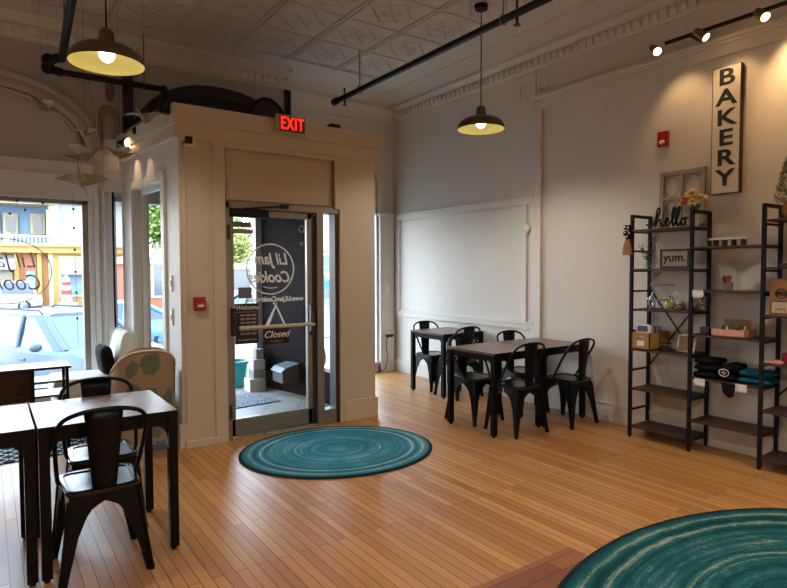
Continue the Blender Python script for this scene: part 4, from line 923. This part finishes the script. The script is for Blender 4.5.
def shirt(y, z, d, mt, label, group, seed, logo=False):
    rnd = random.Random(seed); t = thing('folded_shirt', label, 'shirt', (4.705, y, z), rnd.uniform(-.05, .05), group)
    n = 12; top = []; bot = []
    for i in range(n+1):
        rt_, rb = [], []
        for j in range(n+1):
            u, v = i/n*2-1, j/n*2-1; e = (max(0, 1-abs(u)**8)*max(0, 1-abs(v)**8))**.35
            x, y_ = u*d[0]/2*(1-.05*abs(v)**3), v*d[1]/2*(1-.05*abs(u)**3)
            wv = (.35+.65*math.sin(3*u+seed)*math.sin(2.3*v+seed*2)**2*.5)
            rt_.append((x, y_, d[2]*(.5+.5*e)+d[2]*.25*(wv-.4)*e)); rb.append((x, y_, d[2]*.5*(1-e)))
        top.append(rt_); bot.append(rb)
    m = MB(); m.grid(top); m.grid(bot); f_ = m.build('cloth', mt, t, smooth=70)
    if logo:
        m = MB(); m.tube([(-.11-.001*0, -.01+.035*math.cos(a*PI/10), d[2]*.6+.026*math.sin(a*PI/10)) for a in range(21)], .0025, 5, cap=False)
        for q in (-.012, 0, .012): m.tube([(-.112, -.03+abs(q), d[2]*.6+q), (-.112, .012-abs(q), d[2]*.6+q*1.2)], .0022, 5)
        m.build('print', M_paper, t)
    return t
GS = 'folded black shirts'
shirt(2.325, .601, (.26, .19, .05), M_blackf, 'bottom black shirt of the left black pile', GS, 1)
shirt(2.325, .660, (.25, .185, .045), M_blackf, 'middle black shirt of the left black pile', GS, 2)
shirt(2.33, .714, (.24, .17, .04), M_blackf, 'top black shirt of the left black pile', GS, 3)
shirt(2.155, .601, (.26, .118, .05), M_blackf, 'lower black shirt right of the tall black pile, under the printed one', GS, 4)
t = shirt(2.15, .668, (.24, .112, .06), M_blackf, 'black shirt with white round print next to the teal shirts', GS, 5)
t2 = t; m = MB()
m.tube([(-.126, .02+.036*math.cos(a*PI/10), .0+.028*math.sin(a*PI/10)) for a in range(21)], .003, 5, cap=False)
for q in (-.012, 0, .012): m.tube([(-.127, -.0+abs(q), q), (-.127, .04-abs(q), q*1.2)], .0026, 5)
m.build('print', M_paper, t2)
m = MB(); m.prism([(-.06, .0), (.04, .0), (.03, -.07), (-.015, -.11), (-.05, -.09)], -.012, .004, 'x'); tag(m.build('hanging_sleeve', M_blackf, loc=(4.551, 2.13, .596), bevel=.004), 'black sleeve drooping over the shelf edge under the printed shirt', 'sleeve')
GK = 'folded teal shirts'
shirt(1.98, .601, (.21, .235, .045), M_tealf, 'bottom folded teal shirt of the teal pile', GK, 6)
shirt(1.978, .654, (.20, .225, .045), M_tealf, 'top folded teal shirt of the teal pile', GK, 7)
# end bay
t = thing('topiary', 'green gold bushy topiary in a burlap wrapped pot on the end bay top shelf', 'potted plant', (4.66, 1.772, 1.811))
m = MB(); m.lathe([(.04, 0), (.058, .03), (.06, .07), (.045, .10), (.055, .125), (.05, .125), (.04, .1), (0, .1)], 18); m.build('burlap_pot', mat('burlap', '#9a6a3c', .9, nscale=60, namt=.3, bump=.003), t, smooth=50)
m = MB()
for i in range(1100):
    u = random.random(); z = .10+.33*u; R0 = (.098*(1-u)**.6)*(.55+.45*random.random())+.008; a = random.random()*2*PI; p = Vector((R0*math.cos(a), R0*math.sin(a), z)); d_ = Vector((math.cos(a), math.sin(a), .9)).normalized()*.03; q = d_.cross(Vector((random.random()-.5, random.random()-.5, 1))).normalized()*.0045
    m._add([p, p+d_*.5+q, p+d_, p+d_*.5-q], [(0, 1, 2, 3)])
m.build('foliage', M_leaf2, t)
tag(MB().lathe([(.05, 0), (.055, .01), (.055, .022), (.05, .026), (0, .026)], 16, (0, 0, 0), .8, 1).build('round_tin', mat('bronze_tin', '#4c382a', .4), loc=(4.66, 1.78, 1.47), smooth=40), 'low bronze tin on the shelf below the topiary', 'tin')
t = thing('coffee_bag', 'kraft paper bag with round black logo and pale label', 'bag', (4.62, 1.79, 1.126), .04)
m = MB(); rows = []
for (z, w_, d_) in ((0, .07, .045), (.02, .073, .05), (.12, .074, .046), (.19, .078, .028), (.235, .082, .008), (.262, .083, .004)):
    rows.append([(-d_, -w_, z), (d_, -w_, z), (d_*1.1, 0, z), (d_, w_, z), (-d_, w_, z), (-d_*1.1, 0, z)])
m.loft(rows); m.build('pouch', M_kraft, t, smooth=35)
m = MB(); m.M = Matrix.Translation((-.056, 0, .02)); m.box(0, -.055, 0, .003, .055, .075); m.cur = 1; m.box(-.001, -.055, .078, .003, .055, .086); m.build('label_patch', [mat('label_tan', '#c6ad8e', .6), mat('label_blue', '#4a4a78', .6)], t)
m = MB(); C0 = (-.048, 0, .155)
m.tube([(-.047+.0, .034*math.cos(a*PI/12), .155+.034*math.sin(a*PI/12)) for a in range(25)], .004, 5, cap=False); m.build('logo_ring', M_blackm, t)
text('logo_letters', 'MD', M_blackm, t, (-.049, 0, .155), .04, (PI/2, 0, -PI/2), .001, .001)
text('label_text', 'COFFEE', M_blackm, t, (-.0595, .0, .045), .018, (PI/2, 0, -PI/2), .0006)
m = MB(); m.lathe([(.032, 0), (.036, .006), (.036, .075), (.032, .075), (.032, .01), (0, .01)], 20); o = m.build('mug', mat('red_glaze', '#8e1226', .3), smooth=40, loc=(4.66, 1.775, .781)); tag(o, 'red mug on the end bay shelf below the kraft bag', 'mug')
m = MB(); m.prism([(-.05, 0), (.06, 0), (.06, .012), (.0, .022), (-.05, .014)], -.04, .05, 'x'); tag(m.build('folded_napkin', M_pink, loc=(4.605, 1.83, .781), bevel=.004), 'folded pink cloth in front of the red mug', 'napkin')

# ------------------------------------------------------------------ BAKERY sign
t = thing('bakery_sign', 'tall white wooden BAKERY sign on the right wall above the shelves', 'sign', (XR, 2.305, 2.06))
MB().box(-.05, -.105, 0, -.012, .105, .99).build('board', mat('white_board', '#d9d2c4', .6, nscale=10, namt=.06), t, bevel=.002)
m = MB()
for (y0, y1, z0, z1) in ((-.1085, -.1045, -.003, .993), (.1045, .1085, -.003, .993), (-.1085, .1085, -.004, 0), (-.1085, .1085, .99, .994)): m.box(-.051, y0, z0, -.0, y1, z1)
m.build('edge_frame', mat('walnut', '#3e2619'), t)
for i, c_ in enumerate('BAKERY'):
    text('letter', c_, mat('sign_green_black', '#1c2421', .6, nscale=40, namt=.4), t, (-.0515, 0, .905-.158*i), .176, (PI/2, 0, -PI/2), .0015, .004, 1.3)

# ------------------------------------------------------------------ outside
ZG = -.82
def EX(h, k=.52): return tuple(x*k for x in lin(h)[:3])
M_asph = mat('pale_asphalt', '#75726e', .85, nscale=1.2, namt=.08); M_walk = mat('sidewalk_concrete', '#9b968d', .85, nscale=2, namt=.06)
struct(MB().box(-60, 8.9, ZG-.2, 90, 130, ZG).build('ground', M_asph))
m = MB(); m.box(-12, YU+.14, -.6, .95, 8.9, -.25); m.box(3.2, YB+.12, -.6, 14, 8.9, -.25); m.box(.95, 7.3, -.6, 3.2, 8.9, -.25); struct(m.build('ground_sidewalk', M_walk))
M_tyre = mat('tyre', '#1a1a1c', .8); M_rim = mat('rim_alloy', EX('#8f949a'), .3, .6); M_cglass = mat('car_glass', EX('#3c566e', .3), .08, spec=.8); M_light = mat('headlamp', EX('#cfd6dc'), .15); M_trimb = mat('car_black_trim', EX('#202326'), .5)
def car(loc, rz, label, paint, L=4.45, W=1.8, H=1.55, sedan=False, rails=True):
    t = thing('car', label, 'car', loc, rz); hw = W/2; gc = .19
    belt = .98 if not sedan else .90; hood = .98 if not sedan else .88
    # lower body
    st = [(-L/2, .45, .72, .84), (-L/2+.12, .30, .98 if not sedan else .92, .92), (-L*.30, gc, belt+.02, 1), (0, gc, belt, 1), (L*.19, gc, belt-.01, 1), (L*.27, gc, hood, .99), (L/2-.30, .22, hood-.13, .95), (L/2-.06, .30, .66, .86), (L/2, .36, .56, .78)]
    m = MB(); rings = []
    for (x, zl, zt, k) in st:
        h = hw*k; zm = zl+(zt-zl)*.55
        half = [(x, h*.86, zl), (x, h*.97, zl+.06), (x, h, zm), (x, h*.965, zt-.06), (x, h*.90, zt), (x, h*.45, zt+.035)]
        rings.append(half+[(p[0], -p[1], p[2]) for p in reversed(half)])
    m.loft(rings); m.build('body', paint, t, smooth=38)
    xb0, xt0, xt1, xb1 = (-L/2+.22, -L/2+.50, L*.045, L*.235) if not sedan else (-L*.40, -L*.20, L*.05, L*.22)
    hb, ht = hw*.885, hw*.70; zb, zt = belt-.01, H-.05
    m = MB(); rg = []
    for (x0, z, y) in ((0, zb, hb), (1, zt, ht)):
        a, b = (xb0, xb1) if x0 == 0 else (xt0, xt1)
        rg.append([(a, -y*.93, z), (b, -y*.93, z), (b, y*.93, z), (a, y*.93, z)] if False else [(a, -y*.9, z), (a+.2, -y, z), (b-.25, -y, z), (b, -y*.8, z), (b+.05, 0, z), (b, y*.8, z), (b-.25, y, z), (a+.2, y, z), (a, y*.9, z)])
    m.loft(rg); m.build('windows', M_cglass, t)
    m = MB(); r0 = rg[1]; m.loft([[(p[0], p[1]*1.02, p[2]-.015) for p in r0], [(p[0]*.99, p[1]*1.0, p[2]+.02) for p in r0], [(p[0]*.92+.01, p[1]*.8, p[2]+.05) for p in r0]]); m.build('roof', paint, t, smooth=50)
    for s in (-1, 1):
        for (pa, pb, w_) in (((xb1-.02, s*hb*.9, zb), (xt1+.0, s*ht*.88, zt), .045), ((-.02-.25, s*hb*1.005, zb), (-.1-.25, s*ht*1.005, zt), .04), ((xb0+.1, s*hb*.97, zb), (xt0+.1, s*ht*.97, zt), .07)):
            MB().tube([pa, ((pa[0]+pb[0])/2, (pa[1]+pb[1])/2+s*.012, (pa[2]+pb[2])/2), pb], w_, 8).build('pillar', paint, t, smooth=50)
        m = MB(); m.ball((L*.14, s*(hw+.08), belt+.06), (.075, .10, .075), 12, 8); m.build('door_mirror', paint, t, smooth=60)
        for x in (.02, -L*.2): MB().box(x-.09, s*hw-.02 if s > 0 else -hw-.005, .78, x+.09, hw+.005 if s > 0 else -hw+.02, .815).build('door_handle', paint, t, bevel=.008)
        m = MB(); m.prism([(L/2-.42, .70), (L/2-.05, .66), (L/2-.08, .76), (L/2-.38, .82)], s*hw*.62, s*hw*.93, 'y'); m.build('headlight', M_light, t, bevel=.02)
        if rails:
            m = MB(); m.tube([(xt0+.1, s*ht*.9, H-.01), (xt0+.2, s*ht*.9, H+.05), (xt1-.2, s*ht*.9, H+.05), (xt1-.1, s*ht*.9, H-.01)], .018, 6); m.build('roof_rail', M_trimb, t)
        for x in (-L*.30, L*.305):
            m = MB(); m.M = Matrix.Translation((x, s*(hw-.11), .335)) @ Matrix.Rotation(PI/2, 4, 'X'); m.lathe([(.20, -.1), (.31, -.1), (.335, -.07), (.335, .07), (.31, .1), (.20, .1)], 28, cap=False); m.cur = 1; m.lathe([(0, .07*s*-1), (.05, .085*-s), (.21, .08*-s), (.215, 0)], 20, cap=False)
            for q in range(5): 
                a = 2*PI*q/5; m.tube([(0, 0, -s*.085), (.2*math.cos(a), .2*math.sin(a), -s*.09)], .022, 5)
            m.build('wheel', [M_tyre, M_rim], t, smooth=40)
    MB().box(L/2-.04, -.5, .42, L/2+.012, .5, .60).build('grille', M_trimb, t, bevel=.02)
    m = MB(); m.box(-L/2+.03, -hw*.93, .2, L/2-.10, hw*.93, .30); m.build('sill_trim', M_trimb, t, bevel=.03)
    return t
M_cblue = mat('pale_blue_paint', EX('#8fb6d0', .15), .45, 0); M_cblue2 = mat('mid_blue_paint', EX('#5f93c8'), .25, .1, coat=.5); M_cwhite = mat('white_car_paint', EX('#d9dbdb'), .25, coat=.5); M_cgrey = mat('grey_car_paint', EX('#3f4a52'), .3, coat=.5)
car((1.25, 12.0, ZG), -math.radians(65), 'pale blue car parked nose in right outside the big shop window', M_cblue)
car((2.75, 18.0, ZG), PI, 'blue car parked behind the pale blue one', M_cblue2, 4.5, 1.8, 1.45, True, False)
car((.35, 40, ZG), PI, 'white car in front of the blue house across the street', M_cwhite, 4.6, 1.9, 1.75, False, False)
car((8.1, 20.5, ZG), PI*.62, 'dark grey car seen through the left half of the glass door', M_cgrey, 4.5, 1.8, 1.5, False, False)
# blue house with yellow shop front
M_yel = mat('yellow_stucco', EX('#d9a860'), .8, nscale=1, namt=.05); M_cr = mat('cream_trim_ext', EX('#e6d7b0'), .7); M_sky = mat('blue_siding', EX('#86abd4', .6), .7); M_sid = mat('white_siding', EX('#cdd0d6'), .7); M_win = mat('house_window', EX('#59676f'), .15, spec=.6); M_or = mat('orange_wood', EX('#c98748'), .7); M_awn = mat('grey_awning', EX('#a9a3a6'), .8)
t = thing('house', 'blue and yellow corner house with balcony and shop front across the street', 'house', (0, 45, ZG))
o = lambda z: z-ZG
m = MB(); m.box(-14, .3, 0, 3.6, 8, o(2.9)); m.build('shop_wall', M_or, t)
m = MB(); m.box(3.6, 0, 0, 9, 8, o(2.9)); m.build('shop_front', M_yel, t)
m = MB(); m.box(-14, -.4, o(2.7), 9, 8, o(3.15)); m.box(-14, -.55, o(3.1), 9, 8, o(3.22)); m.build('cornice', M_yel, t)
m = MB(); m.box(4.35, -.06, o(2.75), 5.7, 0, o(2.95)); m.build('sign_board', M_cr, t)
m = MB(); m.prism([(-14, 9), (3.55, 2.2), (3.55, 8), (-14, 14)], o(3.2), o(6.3), 'z'); m.build('upper_wall', M_sky, t)
m = MB(); m.box(4.05, .2, o(3.2), 9, 8, o(6.6)); m.build('side_wall', M_sid, t)
m = MB(); m.box(3.5, -.1, o(3.2), 4.1, .5, o(6.6)); m.build('corner_pillar', M_cr, t)
m = MB(); m.prism([(-14, -1), (10, -1), (10, 9), (-14, 9)], o(6.35), o(6.8), 'z'); m.build('eave', M_cr, t)
m = MB(); m.prism([(-14, 1.5), (3.7, -.8), (3.7, 1), (-14, 5)], o(5.85), o(6.4), 'z'); m.build('porch_beam', M_cr, t)
m = MB(); m.box(-14, -.3, o(3.75), 3.6, -.15, o(3.86)); m.box(-14, -.3, o(3.22), 3.6, -.15, o(3.32)); m.build('balcony_rail', M_cr, t)
for i in range(46):
    x = 3.4-.22*i
    MB().box(x-.05, -.27, o(3.3), x+.05, -.18, o(3.78)).build('baluster', M_cr, t)
for x in (1.15, -3, -7): MB().box(x-.16, -.35, o(3.2), x+.16, -.1, o(4.0)).build('newel', M_cr, t)
for (xx, y) in ((3.0, 2.3), (1.45, 2.9), (.45, 3.3), (-1.4, 4.0)):
    w_ = MB().box(xx-.42, y-.25, o(4.05), xx+.42, y+.6, o(5.45)).build('window', M_cr, t); MB().box(xx-.27, y-.3, o(4.15), xx+.27, y-.2, o(5.25)).build('pane', M_win, w_)
w_ = MB().box(4.0, -.08, o(-.25), 8, .1, o(2.5)).build('shop_window', M_cr, t); MB().box(4.12, -.12, o(-.12), 7.9, .02, o(2.4)).build('pane', mat('shop_pane', EX('#8fb3bd'), .3), w_)
m = MB(); m.prism([(-.1, o(2.4)), (-.7, o(1.35)), (-.7, o(1.25)), (-.1, o(1.3))], 4.1, 7.9, 'x'); m.build('awning', M_awn, t)
m = MB(); m.prism([(.3, o(2.6)), (-.7, o(1.75)), (-.7, o(1.6)), (.3, o(1.7))], -4, 1.55, 'x'); m.build('awning', M_awn, t)
for (x0, x1) in ((-3.2, -.4), (-.1, 1.4)): 
    w_ = MB().box(x0, .2, o(-.2), x1, .35, o(1.7)).build('shop_window', M_cr, t); MB().box(x0+.1, .17, o(-.1), x1-.1, .3, o(1.6)).build('pane', mat('shop_pane2', EX('#b9b39a'), .3), w_)
w_ = MB().box(2.05, .15, o(ZG), 2.75, .35, o(2.45)).build('door', mat('red_brown_door', EX('#b46a44'), .6), t); MB().box(2.15, .1, o(.3), 2.65, .25, o(1.5)).build('pane', mat('shop_pane', EX('#8fb3bd')), w_)
for x in (1.62, 2.9, 3.55): MB().box(x-.12, -.05, 0, x+.12, .4, o(2.75)).build('post', M_yel if x < 3 else M_cr, t)
# lighthouse ornament painted in stripes, in the yellow shop's window
t = thing('lighthouse_ornament', 'red and white striped lighthouse ornament in the window of the yellow shop front', 'ornament', (4.30, 43.6, -.55+.0))
m = MB(); m.lathe([(.36, 0), (.31, .5)], 14); m.cur = 1; m.lathe([(.31, .5), (.28, .8)], 14, cap=False); m.cur = 0; m.lathe([(.28, .8), (.25, 1.1)], 14, cap=False); m.cur = 1; m.lathe([(.25, 1.1), (.22, 1.35)], 14, cap=False); m.cur = 0; m.lathe([(.23, 1.35), (.18, 1.6), (0, 1.85)], 14, cap=False)
m.build('tower', [M_cwhite, mat('stripe_red', EX('#c2413a'), .6)], t, smooth=40); MB().box(-.5, -.3, -.27, .6, .3, 0).build('stand', M_cwhite, t)
# other buildings closing the street view
def building(name, label, x0, y0, x1, y1, h, m_, wins, m2=None):
    t = thing(name, label, 'building', (x0, y0, ZG)); MB().box(0, 0, 0, x1-x0, y1-y0, h).build('wall', m_, t)
    MB().box(-.15, -.2, h-.35, x1-x0+.15, y1-y0+.15, h).build('cornice', M_cr, t)
    n = max(1, int((x1-x0)/2.6))
    for r in range(wins):
        for i in range(n):
            cx = (i+.5)*(x1-x0)/n; z = 1.0+3.1*r
            w_ = MB().box(cx-.75, -.08, z, cx+.75, .1, z+1.7).build('window', M_cr, t); MB().box(cx-.62, -.11, z+.12, cx+.62, .05, z+1.58).build('pane', M_win, w_)
    return t
M_brick = mat('red_brick', EX('#c06a48'), .85, nscale=3, namt=.12)
building('brick_building', 'low red brick building under trees seen through the vestibule side window', 5.6, 29.5, 8.8, 34, 3.0, M_brick, 1)
building('store_building', 'pale store building down the street seen through the glass door', 11.0, 35, 18.5, 41, 2.75, M_sid, 1)
building('store_building', 'tall cream building far behind the blue sign board', 24, 42, 43, 52, 9.0, mat('pale_stucco', EX('#b9b6ac'), .8), 2)
t = thing('sign_board', 'blue and white sign board outside, seen through the door sidelight', 'sign', (16.5, 30.5, ZG))
MB().box(-1.3, -.08, 2.6, 1.3, .08, 5.0).build('panel', mat('board_white', EX('#c8d4dc'), .6), t); m = MB(); m.box(-1.3, -.1, 2.2, 1.3, .1, 3.5); m.box(-1.3, -.1, 1.2, 1.3, .1, 1.9); m.build('blue_panel', mat('board_blue', EX('#2f86d0'), .5), t)
for x in (-1.1, 1.1): MB().box(x-.08, -.08, 0, x+.08, .08, 5.0).build('post', M_aludark, t)
m = MB(); m.tube([(.45*math.cos(q*PI/10), -.11, 2.85+.4*math.sin(q*PI/10)) for q in range(21)], .05, 5, cap=False); m.build('round_emblem', M_cwhite, t)
# trees
def tree(x, y, h, r, label, col, nleaf=2600):
    t = thing('tree', label, 'tree', (x, y, ZG), 0, 'street trees'); rnd = random.Random(int(x*10))
    m = MB(); m.tube([(0, 0, 0), (.1, 0, h*.4), (0, .1, h*.75)], [.22, .17, .08], 8)
    for a in range(5): m.tube([(0.05, 0, h*.4), (r*.6*math.cos(a*1.3), r*.6*math.sin(a*1.3), h*.72)], [.09, .03], 6)
    m.build('trunk', mat('bark', EX('#4d4034'), .9, nscale=8), t)
    m = MB(); cl = [(rnd.uniform(-.6, .6)*r, rnd.uniform(-.6, .6)*r, h*.68+rnd.uniform(-.4, .5)*r, r*rnd.uniform(.4, .62)) for _ in range(14)]
    for i in range(nleaf):
        c = rnd.choice(cl); d = Vector((rnd.gauss(0, 1), rnd.gauss(0, 1), rnd.gauss(0, 1))).normalized(); p = Vector(c[:3])+d*c[3]*rnd.uniform(.75, 1.05)
        u = Vector((rnd.gauss(0, 1), rnd.gauss(0, 1), rnd.gauss(0, 1))).normalized(); w_ = u.orthogonal().normalized(); s_ = rnd.uniform(.10, .22)
        m._add([p-u*s_, p+w_*s_*.6, p+u*s_, p-w_*s_*.6], [(0, 1, 2, 3)])
    m.build('foliage', col, t)
L1 = mat('leaf_bright', EX('#86a845'), .7, nscale=3, namt=.35); L2 = mat('leaf_yellow', EX('#a8ad4e'), .7, nscale=3, namt=.3)
tree(10.3, 41, 8.0, 2.5, 'leafy green tree behind the low red brick building', L1, 5200)
tree(16.2, 46, 5.6, 2.2, 'yellow green tree left in the glass door view', L2)
tree(20.5, 58, 9, 3.2, 'big green tree rising behind the pale store building', L1)
tree(21.8, 39, 6, 2.2, 'small green tree right of the pale store building', L1)
# things in the recess
nbm = NB('speckled_mat'); n = nbm.noise(nbm.coords(), 55, 3, .7); nbm.base(nbm.ramp(n, [(.4, lin('#3a3d42')), (.52, lin('#6d7075')), (.62, lin('#a9aaaa'))])); nbm.set(rough=.95); nbm.bump(n, .004)
m = MB().box(-.45, -.30, 0, .45, .30, .012); tag(m.build('door_mat', nbm.m, loc=(2.16, 6.22, .006), rz=.12, bevel=.003), 'grey speckled door mat on the tiles outside the glass door', 'door mat')
t = thing('planter', 'empty teal planter pot outside, behind the stacked stones at the glass door', 'planter', (2.53, 7.06, .007))
MB().lathe([(.10, 0), (.112, .02), (.145, .29), (.16, .295), (.16, .33), (.138, .33), (.132, .27), (0, .27)], 28).build('pot', mat('teal_glaze', '#1f9aa0', .35), t, smooth=40)
MB().lathe([(.131, .272), (.0, .282)], 20).build('soil', mat('soil', '#3a2b20', .9), t)
m = MB(); m.box(2.54, 6.62, -.01, 2.74, 6.82, .16); m.cur = 1; m.box(2.60, 6.66, .16, 2.76, 6.83, .25); m.cur = 0; m.box(2.61, 6.68, .25, 2.76, 6.83, .38); m.cur = 1; m.box(2.66, 6.72, .38, 2.76, 6.83, .5); struct(m.build('trim_20', [mat('pale_stone', '#b9b2a4', .8, nscale=9), mat('grey_stone', '#84837f', .8, nscale=9)], bevel=.01))
t = thing('mail_slot_box', 'grey metal box with sloped lid fixed low on the navy recess wall', 'wall box', (2.945, 6.28, .12))
MB().prism([(-.20, .04), (0, .04), (0, .24), (-.16, .20), (-.20, .17)], -.14, .14, 'y').build('box', mat('box_dark', '#2b2b2f', .6, 0), t, bevel=.004)
MB().prism([(-.215, .165), (-.17, .205), (0, .25), (0, .262), (-.175, .218), (-.225, .17)], -.15, .15, 'y').build('lid', mat('box_lid', '#66686b', .5, .2), t)
t = thing('bistro_table', 'small wire cafe table on the sidewalk seen through the door sidelight', 'table', (4.3, 7.9, -.25))
m = MB(); m.lathe([(0, .70), (.33, .70), (.34, .715), (.33, .73), (0, .73)], 28); m.build('top', mat('pale_mosaic', EX('#b8cfcf'), .4, nscale=30, namt=.3), t, smooth=40)
for a in range(4): m = MB(); m.tube(smooth_path([(.27*math.cos(a*PI/2+.4), .27*math.sin(a*PI/2+.4), 0), (.08*math.cos(a*PI/2+.4), .08*math.sin(a*PI/2+.4), .35), (.2*math.cos(a*PI/2+.4), .2*math.sin(a*PI/2+.4), .70)]), .011, 6); m.build('leg', M_blackm, t)

# ------------------------------------------------------------------ daylight
w = bpy.data.worlds.new('sky'); sc.world = w; w.use_nodes = True
n = w.node_tree.nodes; l = w.node_tree.links; bg = n['Background']
tc = n.new('ShaderNodeTexCoord'); sp = n.new('ShaderNodeSeparateXYZ'); l.new(tc.outputs['Generated'], sp.inputs[0])
cr = n.new('ShaderNodeValToRGB'); l.new(sp.outputs[2], cr.inputs[0])
cr.color_ramp.elements[0].position = 0; cr.color_ramp.elements[0].color = (.92, .96, 1, 1); cr.color_ramp.elements[1].position = .6; cr.color_ramp.elements[1].color = (.5, .72, 1, 1)
l.new(cr.outputs[0], bg.inputs[0]); bg.inputs[1].default_value = 8.0
s = bpy.data.lights.new('sun', 'SUN'); s.energy = 1.9; s.color = (1, .93, .8); s.angle = .01
so = bpy.data.objects.new('sun', s); COL.objects.link(so); so.rotation_euler = Vector((.35, .62, -.70)).to_track_quat('-Z', 'Y').to_euler(); so.location = (0, -10, 20)

# ------------------------------------------------------------------ output look
vs = sc.view_settings; vs.view_transform = 'Standard'; vs.look = 'None'; vs.gamma = 1; vs.exposure = 0.62; vs.use_curve_mapping = False
sc.cycles.use_denoising = True
sc.cycles.max_bounces = 10; sc.cycles.diffuse_bounces = 5; sc.cycles.glossy_bounces = 4; sc.cycles.transparent_max_bounces = 16
sc.cycles.sample_clamp_indirect = 6; sc.cycles.caustics_reflective = False; sc.cycles.caustics_refractive = False
